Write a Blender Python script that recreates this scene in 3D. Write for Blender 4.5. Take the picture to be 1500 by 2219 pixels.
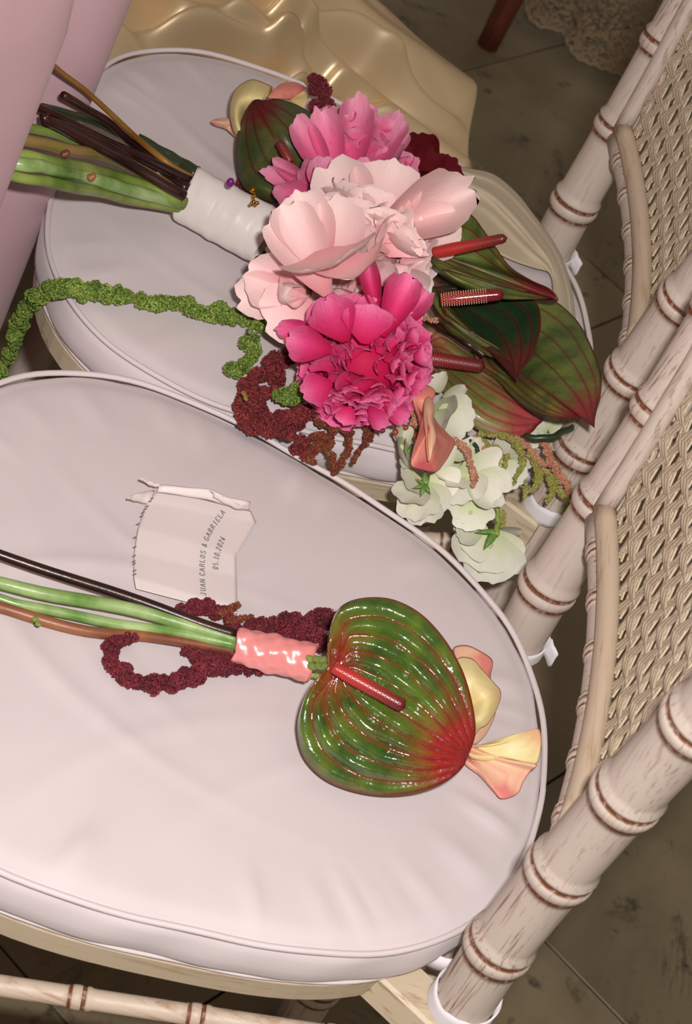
import bpy, math, random
import numpy as np
from mathutils import Vector, Matrix

for o in list(bpy.data.objects): bpy.data.objects.remove(o)
SC = bpy.context.scene
COL = SC.collection
rng = random.Random(5)
nrg = np.random.default_rng(5)

# ------------------------------------------------------------------ camera
F = 5204.67
CAM = np.array([-0.33209934, -1.02269105, 1.41955428])
R = np.array([[0.9115235817737922, 0.15270746129553608, 0.3818444593480712],
              [0.3905610104828435, -0.6122252259027716, -0.6874899052761317],
              [0.1287899722834379, 0.7757968187809464, -0.6176993111589577]])
cam = bpy.data.cameras.new('camera'); camo = bpy.data.objects.new('camera', cam); COL.objects.link(camo)
cam.sensor_fit = 'VERTICAL'; cam.sensor_height = 36; cam.sensor_width = 24.3; cam.lens = F / 2219 * 36
cam.clip_start = 0.05
mw = np.eye(4); mw[:3, 0] = R[0]; mw[:3, 1] = -R[1]; mw[:3, 2] = -R[2]; mw[:3, 3] = CAM
camo.matrix_world = Matrix(mw.tolist())
SC.camera = camo
cam.dof.use_dof = True; cam.dof.focus_distance = 1.5; cam.dof.aperture_fstop = 22

# ------------------------------------------------------------------ light
wd = bpy.data.worlds.new('world'); SC.world = wd; wd.use_nodes = True
bg = wd.node_tree.nodes['Background']; bg.inputs[0].default_value = (1.0, 0.80, 0.62, 1); bg.inputs[1].default_value = 0.23
fl = bpy.data.lights.new('camera_flash', 'AREA'); flo = bpy.data.objects.new('camera_flash', fl); COL.objects.link(flo)
fl.shape = 'RECTANGLE'; fl.size = 0.05; fl.size_y = 0.03; fl.energy = 22; fl.color = (1.0, 0.95, 0.92)
fpos = CAM + R[0] * 0.07 - R[1] * 0.07
flo.location = fpos
flo.rotation_euler = (Vector((-0.12, 0.25, 0.45)) - Vector(fpos)).to_track_quat('-Z', 'Y').to_euler()
SC.view_settings.view_transform = 'Standard'; SC.view_settings.look = 'None'
SC.view_settings.gamma = 1.0; SC.view_settings.use_curve_mapping = False
SC.view_settings.exposure = 0.0

# ------------------------------------------------------------------ measuring helpers
SEAT = 0.472
def W(u, v, z):
    d = R.T @ np.array([(u - 750) / F, (v - 1109.5) / F, 1.0])
    return CAM + d * (z - CAM[2]) / d[2]
def H(u, v, h=0.0): return W(u, v, SEAT + h)
def S(p): return (R[2] @ (np.asarray(p) - CAM)) / F          # metres per pixel at a point
def cr(pts, n):                                            # Catmull-Rom through points
    P = np.array(pts, float); m = len(P)
    if m == 2: return np.array([P[0] + (P[1] - P[0]) * t for t in np.linspace(0, 1, n)])
    Q = np.vstack([2 * P[0] - P[1], P, 2 * P[-1] - P[-2]])
    out = []
    for t in np.linspace(0, m - 1, n):
        i = min(int(t), m - 2); f = t - i
        a, b, c, d = Q[i:i + 4]
        out.append(0.5 * ((2 * b) + (c - a) * f + (2 * a - 5 * b + 4 * c - d) * f * f + (3 * b - a - 3 * c + d) * f ** 3))
    return np.array(out)

# ------------------------------------------------------------------ object helpers
def mesh_obj(name, verts, faces, mat, parent=None, smooth=True, uv=None, col=None, kind=None):
    me = bpy.data.meshes.new(name)
    me.from_pydata([tuple(map(float, v)) for v in verts], [], [tuple(int(i) for i in f) for f in faces])
    if smooth: me.polygons.foreach_set('use_smooth', [True] * len(me.polygons))
    if mat: me.materials.append(mat)
    if uv is not None:
        L = me.uv_layers.new(name='UVMap'); li = np.zeros(len(me.loops), int); me.loops.foreach_get('vertex_index', li)
        L.data.foreach_set('uv', np.asarray(uv, float)[li].ravel())
    if col is not None:
        a = me.color_attributes.new('dat', 'FLOAT_COLOR', 'POINT'); a.data.foreach_set('color', np.asarray(col, float).ravel())
    me.update()
    o = bpy.data.objects.new(name, me); COL.objects.link(o)
    if parent is not None:
        o.parent = parent; o.matrix_parent_inverse = parent.matrix_world.inverted() if False else Matrix.Translation(-Vector(parent.location)) if parent.rotation_euler.z == 0 and parent.parent is None else Matrix()
    if kind: o['kind'] = kind
    return o
def fast_obj(name, V, T, mat, parent=None, kind=None, col=None):       # big triangle soups
    me = bpy.data.meshes.new(name)
    V = np.asarray(V, np.float32); T = np.asarray(T, np.int32)
    me.vertices.add(len(V)); me.vertices.foreach_set('co', V.ravel())
    me.loops.add(T.size); me.loops.foreach_set('vertex_index', T.ravel())
    me.polygons.add(len(T)); me.polygons.foreach_set('loop_start', np.arange(0, T.size, 3, dtype=np.int32))
    me.polygons.foreach_set('use_smooth', [True] * len(T))
    me.materials.append(mat)
    if col is not None:
        a = me.color_attributes.new('dat', 'FLOAT_COLOR', 'POINT'); a.data.foreach_set('color', np.asarray(col, float).ravel())
    me.update(calc_edges=True); me.validate()
    o = bpy.data.objects.new(name, me); COL.objects.link(o)
    if parent is not None:
        o.parent = parent; o.matrix_parent_inverse = Matrix.Translation(-Vector(parent.location))
    if kind: o['kind'] = kind
    return o
def thing(name, loc, label, cat, group=None):
    o = bpy.data.objects.new(name, None); COL.objects.link(o); o.location = Vector(loc); o.empty_display_size = 0.02
    tag(o, label, cat, group); return o
def tag(o, label, cat, group=None):
    o['label'] = label; o['category'] = cat
    if group: o['group'] = group
def grid_faces(nu, nv, closed_u=False):
    f = []
    for i in range(nu - (0 if closed_u else 1)):
        for j in range(nv - 1):
            a = i * nv + j; b = ((i + 1) % nu) * nv + j
            f.append((a, b, b + 1, a + 1))
    return f
def tube_geo(pts, rad, seg=10, flat=1.0, up=None, caps=True):
    P = np.array(pts, float); n = len(P)
    r = np.full(n, rad) if np.isscalar(rad) else np.interp(np.linspace(0, 1, n), np.linspace(0, 1, len(rad)), rad)
    V = []; uv = []
    T = np.gradient(P, axis=0); T /= np.linalg.norm(T, axis=1)[:, None] + 1e-12
    u = np.array(up if up is not None else [0, 0, 1.0])
    if abs(u @ T[0]) > .95: u = np.array([1.0, 0, 0])
    for i in range(n):
        s = np.cross(T[i], u); s /= np.linalg.norm(s) + 1e-12
        w = np.cross(s, T[i]); 
        if up is None: u = w
        for k in range(seg):
            a = 2 * math.pi * k / seg
            V.append(P[i] + r[i] * (math.cos(a) * s + flat * math.sin(a) * w)); uv.append((i / (n - 1), k / seg))
    Fc = []
    for i in range(n - 1):
        for k in range(seg):
            k2 = (k + 1) % seg
            Fc.append((i * seg + k, i * seg + k2, (i + 1) * seg + k2, (i + 1) * seg + k))
    if caps:
        Fc.append(tuple(range(seg - 1, -1, -1))); Fc.append(tuple((n - 1) * seg + k for k in range(seg)))
    return V, Fc, uv
def tube(name, pts, rad, mat, parent=None, seg=10, flat=1.0, up=None, kind=None):
    V, Fc, uv = tube_geo(pts, rad, seg, flat, up)
    return mesh_obj(name, V, Fc, mat, parent, uv=uv, kind=kind)

# ------------------------------------------------------------------ materials
def new_mat(name):
    m = bpy.data.materials.new(name); m.use_nodes = True
    return m, m.node_tree, m.node_tree.nodes['Principled BSDF']
def node(nt, t, **kw):
    n = nt.nodes.new(t)
    for k, v in kw.items():
        if k.startswith('i_'): n.inputs[k[2:].replace('_', ' ')].default_value = v
        else: setattr(n, k, v)
    return n
def ramp(nt, fac, stops):
    r = nt.nodes.new('ShaderNodeValToRGB'); e = r.color_ramp.elements
    while len(e) < len(stops): e.new(0.5)
    for el, (p, c) in zip(e, stops):
        el.position = p; el.color = (c[0], c[1], c[2], 1) if hasattr(c, '__len__') else (c, c, c, 1)
    nt.links.new(fac, r.inputs[0]); return r.outputs[0]
def mixc(nt, fac, a, b, mode='MIX'):
    n = nt.nodes.new('ShaderNodeMix'); n.data_type = 'RGBA'; n.blend_type = mode
    for s, v in ((0, fac), (6, a), (7, b)):
        if isinstance(v, bpy.types.NodeSocket): nt.links.new(v, n.inputs[s])
        elif s == 0: n.inputs[0].default_value = v
        else: n.inputs[s].default_value = (v[0], v[1], v[2], 1)
    return n.outputs[2]
def noise(nt, scale, detail=4, vec=None, rough=.5, mapscale=None, src='Object', dist=0):
    n = nt.nodes.new('ShaderNodeTexNoise'); n.inputs['Scale'].default_value = scale; n.inputs['Detail'].default_value = detail
    n.inputs['Roughness'].default_value = rough; n.inputs['Distortion'].default_value = dist
    tc = nt.nodes.new('ShaderNodeTexCoord'); out = tc.outputs[src]
    if mapscale:
        mp = nt.nodes.new('ShaderNodeMapping'); mp.inputs['Scale'].default_value = mapscale; nt.links.new(out, mp.inputs[0]); out = mp.outputs[0]
    nt.links.new(out, n.inputs['Vector']); return n.outputs[0]
def bump(nt, bs, h, strength=.3, dist=.001):
    b = nt.nodes.new('ShaderNodeBump'); b.inputs['Strength'].default_value = strength; b.inputs['Distance'].default_value = dist
    nt.links.new(h, b.inputs['Height']); nt.links.new(b.outputs[0], bs.inputs['Normal'])
def lin(c): return tuple(((x / 255) / 12.92 if x / 255 <= .04045 else ((x / 255 + .055) / 1.055) ** 2.4) for x in c)

def fabric(name, c, rough=.85, sheen=.2, weave=.25, var=.05):
    m, nt, b = new_mat(name)
    c = lin(c)
    nz = noise(nt, 14, 3)
    col = mixc(nt, ramp(nt, nz, [(.35, 0.0), (.7, 1.0)]), c, tuple(x * (1 - var) for x in c))
    nt.links.new(col, b.inputs['Base Color']); b.inputs['Roughness'].default_value = rough
    b.inputs['Sheen Weight'].default_value = sheen
    bump(nt, b, noise(nt, 1500, 2), weave, .0003)
    return m
M_white = fabric('white_cotton', (214, 203, 205))
M_ribbon = fabric('white_ribbon', (226, 222, 226), .7)
M_mauve = fabric('mauve_linen', (190, 156, 164), .8, .1, .4)
M_cream = fabric('cream_cloth', (190, 176, 150), .75, .1, .4)
def satin(name, c, rough=.33, spec=.5, metal=0.0, bscale=60):
    m, nt, b = new_mat(name); c = lin(c)
    nz = noise(nt, 900, 2)
    nt.links.new(mixc(nt, nz, c, tuple(x * .88 for x in c)), b.inputs['Base Color'])
    b.inputs['Roughness'].default_value = rough; b.inputs['Specular IOR Level'].default_value = spec; b.inputs['Metallic'].default_value = metal
    bump(nt, b, nz, .15, .0003)
    return m
M_gold = satin('gold_satin', (232, 208, 168), .43, .8, .6)
M_wsatin = satin('white_satin', (222, 214, 210), .3, .7)
M_psatin = satin('pink_satin', (236, 146, 144), .24, 1.0, .1)

def wood(name, light, dark, axis=(1, 1, .06), amt=(.52, .68), grain=300):
    m, nt, b = new_mat(name); light = lin(light); dark = lin(dark)
    g = noise(nt, grain, 5, mapscale=axis, rough=.65)
    g2 = noise(nt, 18, 3, mapscale=(1, 1, .5))
    f = ramp(nt, g, [(amt[0], 0.0), (amt[1], 1.0)])
    f2 = ramp(nt, g2, [(.38, 0.15), (.66, 1.0)])
    mm = nt.nodes.new('ShaderNodeMath'); mm.operation = 'MULTIPLY'; nt.links.new(f, mm.inputs[0]); nt.links.new(f2, mm.inputs[1])
    c1 = mixc(nt, mm.outputs[0], light, dark)
    at = nt.nodes.new('ShaderNodeAttribute'); at.attribute_name = 'dat'
    sp = nt.nodes.new('ShaderNodeSeparateColor'); nt.links.new(at.outputs[0], sp.inputs[0])
    n3 = noise(nt, 300, 2)
    mm2 = nt.nodes.new('ShaderNodeMath'); mm2.operation = 'MULTIPLY'; nt.links.new(sp.outputs[0], mm2.inputs[0]); nt.links.new(ramp(nt, n3, [(.3, .45), (.5, 1.0)]), mm2.inputs[1])
    c2 = mixc(nt, mm2.outputs[0], c1, lin((112, 62, 34)))
    nt.links.new(c2, b.inputs['Base Color']); b.inputs['Roughness'].default_value = .5
    bump(nt, b, g, .25, .0004)
    return m
M_wood = wood('whitewashed_bamboo', (196, 182, 171), (126, 84, 60), axis=(1, 1, .045), amt=(.53, .64), grain=420)
M_woody = wood('whitewashed_rail', (200, 180, 158), (166, 122, 76), axis=(1, .06, 1))
M_woodx = wood('whitewashed_frame', (200, 184, 158), (150, 118, 78), axis=(.06, .3, 1))
M_railx = wood('whitewashed_side_rail', (204, 186, 168), (158, 108, 66), axis=(.05, .4, 1), amt=(.5, .68))
M_cane = wood('painted_cane', (196, 180, 156), (130, 96, 62), axis=(1, 1, 1), amt=(.55, .8), grain=260)
M_dwood = wood('dark_brown_wood', (96, 44, 26), (40, 18, 10))

def stemmat(name, a, bcol, rough=.4, axis=(.5, 1, 1), sc=35):
    m, nt, b = new_mat(name)
    nz = noise(nt, sc, 4)
    nt.links.new(ramp(nt, nz, [(.35, lin(a)), (.65, lin(bcol))]), b.inputs['Base Color'])
    b.inputs['Roughness'].default_value = rough
    bump(nt, b, noise(nt, 400, 2), .2, .0004)
    return m
M_sgreen = stemmat('green_stem', (92, 118, 40), (140, 158, 78), .35)
M_sbright = stemmat('bright_green_stem', (84, 128, 42), (168, 190, 130), .3)
M_solive = stemmat('olive_stem', (120, 116, 44), (150, 118, 76), .4)
M_sdark = stemmat('dark_purple_stem', (34, 14, 14), (58, 26, 20), .3)
M_sbrown = stemmat('red_brown_stem', (112, 60, 44), (150, 96, 60), .4)
M_sdgreen = stemmat('dark_green_stem', (36, 56, 34), (52, 62, 38), .35)
M_sorange = stemmat('orange_brown_stem', (134, 84, 30), (150, 110, 44), .4)
M_berry = stemmat('red_berry', (150, 44, 26), (176, 76, 34), .25)
M_calyx = stemmat('green_calyx', (84, 128, 48), (120, 160, 80), .45)

def bumpmat(name, c1, c2, c3, rough=.7):
    m, nt, b = new_mat(name)
    at = nt.nodes.new('ShaderNodeAttribute'); at.attribute_name = 'dat'
    sp = nt.nodes.new('ShaderNodeSeparateColor'); nt.links.new(at.outputs[0], sp.inputs[0])
    nt.links.new(ramp(nt, sp.outputs[0], [(0, lin(c1)), (.55, lin(c2)), (1, lin(c3))]), b.inputs['Base Color'])
    b.inputs['Roughness'].default_value = rough
    return m
M_agreen = bumpmat('green_amaranth', (62, 88, 26), (112, 136, 48), (150, 170, 82))
M_ared = bumpmat('red_amaranth', (72, 14, 18), (118, 32, 38), (150, 58, 50))
M_abur = bumpmat('burgundy_amaranth', (62, 8, 20), (106, 20, 36), (140, 48, 58))
M_arust = bumpmat('rust_amaranth', (84, 30, 20), (124, 56, 34), (140, 96, 50))
M_ast = bumpmat('pink_astilbe', (150, 96, 72), (190, 132, 106), (206, 160, 130))
M_astg = bumpmat('green_astilbe', (112, 116, 44), (150, 152, 70), (186, 160, 110))

def petalmat(name, base, mid, tip, trans=.12, rough=.55, streak=.5):
    m, nt, b = new_mat(name)
    tc = nt.nodes.new('ShaderNodeTexCoord'); sx = nt.nodes.new('ShaderNodeSeparateXYZ'); nt.links.new(tc.outputs['UV'], sx.inputs[0])
    oi = nt.nodes.new('ShaderNodeObjectInfo')
    r = ramp(nt, sx.outputs[1], [(0.05, lin(base)), (.55, lin(mid)), (1, lin(tip))])
    n = noise(nt, 5, 3, mapscale=(9, 1, 1), src='UV')
    c = mixc(nt, ramp(nt, n, [(.4, 0.0), (.75, streak)]), r, lin(base))
    hs = nt.nodes.new('ShaderNodeHueSaturation'); nt.links.new(c, hs.inputs['Color'])
    mr = nt.nodes.new('ShaderNodeMapRange'); mr.inputs[3].default_value = .86; mr.inputs[4].default_value = 1.12
    nt.links.new(oi.outputs['Random'], mr.inputs[0]); nt.links.new(mr.outputs[0], hs.inputs['Value'])
    nt.links.new(hs.outputs[0], b.inputs['Base Color']); b.inputs['Roughness'].default_value = rough
    b.inputs['Specular IOR Level'].default_value = .12
    bump(nt, b, noise(nt, 8, 3, mapscale=(10, 1, 1), src='UV'), .35, .0006)
    t = nt.nodes.new('ShaderNodeBsdfTranslucent'); nt.links.new(hs.outputs[0], t.inputs[0])
    ms = nt.nodes.new('ShaderNodeMixShader'); ms.inputs[0].default_value = trans
    out = nt.nodes['Material Output']; nt.links.new(b.outputs[0], ms.inputs[1]); nt.links.new(t.outputs[0], ms.inputs[2]); nt.links.new(ms.outputs[0], out.inputs[0])
    return m
M_ppink = petalmat('pink_peony_petal', (208, 62, 118), (228, 116, 160), (238, 172, 198))
M_phot = petalmat('hot_pink_peony_petal', (204, 28, 84), (222, 70, 132), (236, 134, 180))
M_pblush = petalmat('blush_peony_petal', (234, 164, 168), (244, 206, 206), (249, 228, 224), streak=.2)
M_pwhite = petalmat('white_petal', (200, 210, 160), (226, 223, 208), (234, 231, 220), streak=.35)
M_pburg = petalmat('burgundy_petal', (70, 6, 16), (98, 14, 22), (92, 18, 28), .1, .6)

def blademat(name, green, red, veinc, rimc, rough=.35, coat=0.0, net=.35, green2=None):
    m, nt, b = new_mat(name)
    at = nt.nodes.new('ShaderNodeAttribute'); at.attribute_name = 'dat'
    sp = nt.nodes.new('ShaderNodeSeparateColor'); nt.links.new(at.outputs[0], sp.inputs[0])
    g2 = green2 or tuple(x * .6 for x in green)
    nz = noise(nt, 55, 4)
    g = mixc(nt, ramp(nt, nz, [(.35, 0.0), (.68, 1.0)]), lin(green), lin(g2))
    ad = nt.nodes.new('ShaderNodeMath'); ad.operation = 'ADD'; nt.links.new(sp.outputs[2], ad.inputs[0])
    ml = nt.nodes.new('ShaderNodeMath'); ml.operation = 'MULTIPLY_ADD'; nt.links.new(noise(nt, 40, 4), ml.inputs[0]); ml.inputs[1].default_value = .5; ml.inputs[2].default_value = -.25
    nt.links.new(ml.outputs[0], ad.inputs[1])
    c = mixc(nt, ramp(nt, ad.outputs[0], [(.15, 0.0), (.8, 1.0)]), g, lin(red))
    vo = nt.nodes.new('ShaderNodeTexVoronoi'); vo.feature = 'DISTANCE_TO_EDGE'; vo.inputs['Scale'].default_value = 85
    tc = nt.nodes.new('ShaderNodeTexCoord'); nt.links.new(tc.outputs['Object'], vo.inputs['Vector'])
    nf = ramp(nt, vo.outputs[0], [(0.0, net), (.035, 0.0)])
    c = mixc(nt, nf, c, lin(veinc))
    c = mixc(nt, sp.outputs[0], c, lin(veinc))
    c = mixc(nt, sp.outputs[1], c, lin(rimc))
    nt.links.new(c, b.inputs['Base Color']); b.inputs['Roughness'].default_value = rough
    b.inputs['Coat Weight'].default_value = coat; b.inputs['Coat Roughness'].default_value = .08
    if coat > .5:
        bump(nt, b, noise(nt, 95, 3, rough=.6), .55, .0022)
        nt.links.new(b.inputs['Normal'].links[0].from_socket, b.inputs['Coat Normal'])
    else: bump(nt, b, nf, -.25, .0006)
    return m
M_an_front = blademat('glossy_anthurium', (88, 112, 30), (150, 26, 26), (98, 28, 22), (112, 14, 18), .22, 1.0, .25, (40, 76, 22))
M_an = blademat('green_anthurium', (104, 118, 50), (134, 40, 40), (88, 24, 26), (84, 14, 20), .45, 0.03, .4, (58, 80, 34))
M_an_dark = blademat('dark_green_anthurium', (34, 58, 30), (104, 44, 36), (60, 18, 22), (84, 14, 20), .45, 0.05, .3, (22, 46, 28))
M_an_olive = blademat('olive_anthurium', (84, 84, 40), (108, 28, 28), (64, 20, 22), (60, 12, 18), .45, 0.03, .4, (52, 70, 30))
M_an_pale = blademat('pale_olive_anthurium', (136, 130, 78), (172, 70, 72), (120, 40, 46), (96, 18, 26), .38, .1, .35, (96, 104, 48))
M_calla_y = blademat('cream_calla', (228, 214, 158), (226, 160, 130), (200, 150, 100), (214, 150, 110), .5, 0, .05, (220, 200, 140))
M_calla_p = blademat('pink_calla', (214, 124, 112), (196, 92, 96), (176, 76, 80), (190, 84, 90), .5, 0, .05, (224, 150, 130))
M_calla_b = blademat('blush_calla', (226, 176, 150), (222, 132, 124), (206, 120, 110), (206, 120, 110), .5, 0, .05, (226, 190, 150))
def spadixmat(name, a, bc, rough=.25):
    m, nt, b = new_mat(name)
    tc = nt.nodes.new('ShaderNodeTexCoord'); sx = nt.nodes.new('ShaderNodeSeparateXYZ'); nt.links.new(tc.outputs['UV'], sx.inputs[0])
    nt.links.new(ramp(nt, sx.outputs[0], [(.3, lin(a)), (.95, lin(bc))]), b.inputs['Base Color'])
    b.inputs['Roughness'].default_value = rough; b.inputs['Specular IOR Level'].default_value = .8
    return m
M_spad = spadixmat('red_spadix', (176, 40, 34), (96, 14, 18), .38)
M_spad_dk = spadixmat('dark_red_spadix', (128, 28, 26), (96, 16, 18), .42)
M_spad_w = spadixmat('pale_beaded_spadix', (150, 44, 40), (110, 14, 26), .15)
M_bead = satin('pale_bead', (232, 190, 170), .2)
M_pearl, _nt, _b = new_mat('purple_pearl'); _b.inputs['Base Color'].default_value = (*lin((128, 44, 130)), 1); _b.inputs['Roughness'].default_value = .12; _b.inputs['Metallic'].default_value = .3
M_goldm, _nt, _b = new_mat('gold_metal'); _b.inputs['Base Color'].default_value = (*lin((212, 148, 30)), 1); _b.inputs['Roughness'].default_value = .2; _b.inputs['Metallic'].default_value = 1
M_paper = fabric('ivory_paper', (226, 214, 213), .6, 0, .1)
M_ink, _nt, _b = new_mat('grey_ink'); _b.inputs['Base Color'].default_value = (*lin((128, 122, 120)), 1); _b.inputs['Roughness'].default_value = .6
M_lace = fabric('beige_lace', (150, 130, 104), .85, 0, .3)

def marble(name, a, b2, dk, k):
    m, nt, b = new_mat(name)
    n1 = noise(nt, 3.2, 7, rough=.62, dist=.8); n2 = noise(nt, 22, 5, rough=.6)
    c = mixc(nt, ramp(nt, n1, [(.35, 0.0), (.65, 1.0)]), lin(a), lin(b2))
    n3 = noise(nt, 5.5, 8, rough=.7, dist=1.6)
    c = mixc(nt, ramp(nt, n3, [(.56, 0.0), (.66, .8)]), c, lin(dk))
    c = mixc(nt, ramp(nt, n2, [(.60, 0.0), (.68, .75)]), c, lin(dk))
    oi = nt.nodes.new('ShaderNodeObjectInfo'); hs = nt.nodes.new('ShaderNodeHueSaturation'); nt.links.new(c, hs.inputs['Color'])
    mr = nt.nodes.new('ShaderNodeMapRange'); mr.inputs[3].default_value = .8; mr.inputs[4].default_value = 1.15
    nt.links.new(oi.outputs['Random'], mr.inputs[0]); nt.links.new(mr.outputs[0], hs.inputs['Value'])
    nt.links.new(hs.outputs[0], b.inputs['Base Color']); b.inputs['Roughness'].default_value = .45
    return m
M_marble = marble('grey_olive_marble', (136, 124, 98), (106, 94, 72), (44, 42, 40), 0)
M_joint = fabric('dark_joint', (46, 38, 30), .9, 0)

# ------------------------------------------------------------------ floor of square marble tiles laid on the diagonal
def plane_box(name, x0, x1, y0, y1, z0, z1, mat, parent=None, M=None, bev=0.0):
    b = bev
    V = []
    for z, e in ((z0, 0), (z1 - b, 0), (z1, b)):
        V += [(x0 + e, y0 + e, z), (x1 - e, y0 + e, z), (x1 - e, y1 - e, z), (x0 + e, y1 - e, z)]
    Fc = [(3, 2, 1, 0), (8, 9, 10, 11)]
    for l in (0, 4):
        for k in range(4):
            Fc.append((l + k, l + (k + 1) % 4, l + 4 + (k + 1) % 4, l + 4 + k))
    if M is not None: V = [tuple(M @ Vector(v)) for v in V]
    return mesh_obj(name, V, Fc, mat, parent, smooth=False)
floor = plane_box('floor', -2.6, 2.6, -1.6, 4.4, -.06, -.004, M_joint)
floor['kind'] = 'structure'
TA = np.array([.829, -.559]); TB = np.array([.559, .829]); TS = .4165; G = .0012
tile_me = None
for i in range(-7, 5):
    for j in range(-2, 9):
        a0 = -.122 + i * TS; b0 = -.0155 + j * TS
        c = TA * (a0 + TS / 2) + TB * (b0 + TS / 2)
        if abs(c[0]) > 2.2 or c[1] < -1.0 or c[1] > 3.9: continue
        if tile_me is None:
            t = plane_box('tile', -TS / 2 + G, TS / 2 - G, -TS / 2 + G, TS / 2 - G, -.004, 0, M_marble, None, None, .0008); tile_me = t.data
        else:
            t = bpy.data.objects.new('tile', tile_me); COL.objects.link(t)
        t.parent = floor; t.location = (c[0], c[1], 0); t.rotation_euler.z = math.atan2(TA[1], TA[0]) + (math.pi / 2) * ((i * 3 + j * 5) % 4)

# ------------------------------------------------------------------ chairs
HW = .152; ZA = .4956; RP = .0171
def post_axis(z, sg):
    t = (z - ZA) / .0735
    y = HW + (.0009 * t + .0042 * max(t, 0) ** 2 * .6 if t > 0 else 0.0)
    x = .002 * max(t, 0) * .8 + (-.01 * t * .3 if t < 0 else 0)
    return np.array([x, sg * y, z])
def bamboo(zs_axis, r, rings, seg=28, mat=None, name='post', parent=None, ringw=1.0, dz=None):
    """lathe along an axis function; rings = list of parameter positions (m along the axis)"""
    L0, L1, fn = zs_axis
    prof = []
    k = ringw
    cut = sorted(rings)
    prof.append((L0, r, 0))
    for c in cut:
        prof += [(c - .0145 * k, r * 1.0, 0), (c - .0110 * k, r * 1.0, 0), (c - .0102 * k, r * 1.07, .2), (c - .0094 * k, r * 1.075, 1), (c - .0074 * k, r * 1.075, 1),
                 (c - .0062 * k, r * 1.14, 0), (c - .003 * k, r * 1.17, 0), (c + .0002 * k, r * 1.14, 0), (c + .0008 * k, r * 1.08, 1), (c + .0036 * k, r * 1.07, 1),
                 (c + .0042 * k, r * 1.13, .1), (c + .0062 * k, r * 1.13, 0), (c + .009 * k, r * 1.02, 0), (c + .0125 * k, r * 1.0, 0)]
    prof.append((L1, r, 0))
    pts = []
    for a, b in zip(prof[:-1], prof[1:]):
        n = max(1, int((b[0] - a[0]) / .03))
        for q in range(n): pts.append(tuple(a[m] + (b[m] - a[m]) * q / n for m in range(3)))
    pts.append(prof[-1])
    V = []; colr = []
    for (l, rr, g) in pts:
        c = fn(l); e = .002; d = (fn(l + e) - fn(l - e)); d /= np.linalg.norm(d)
        u = np.array([0, 0, 1.0]) if abs(d[2]) < .8 else np.array([1.0, 0, 0])
        s = np.cross(d, u); s /= np.linalg.norm(s); w = np.cross(s, d)
        for q in range(seg):
            a = 2 * math.pi * q / seg
            V.append(c + rr * (math.cos(a) * s + math.sin(a) * w)); colr.append((g, 0, 0, 1))
    n = len(pts); Fc = []
    for i in range(n - 1):
        for q in range(seg):
            q2 = (q + 1) % seg; Fc.append((i * seg + q, i * seg + q2, (i + 1) * seg + q2, (i + 1) * seg + q))
    Fc.append(tuple(range(seg - 1, -1, -1))); Fc.append(tuple((n - 1) * seg + q for q in range(seg)))
    return mesh_obj(name, V, Fc, mat or M_wood, parent, col=colr)

CXY = (-.18775, 0.0)
def rad(ph, off=0.0):
    return .2156 - .0062 * math.cos(ph) + .0101 * math.cos(3 * ph) - .0130 * math.cos(4 * ph) * .75 + off
def seat_pt(ph, off, z):
    r = rad(ph, off); return (CXY[0] + r * math.cos(ph), CXY[1] + r * math.sin(ph), z)

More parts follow.
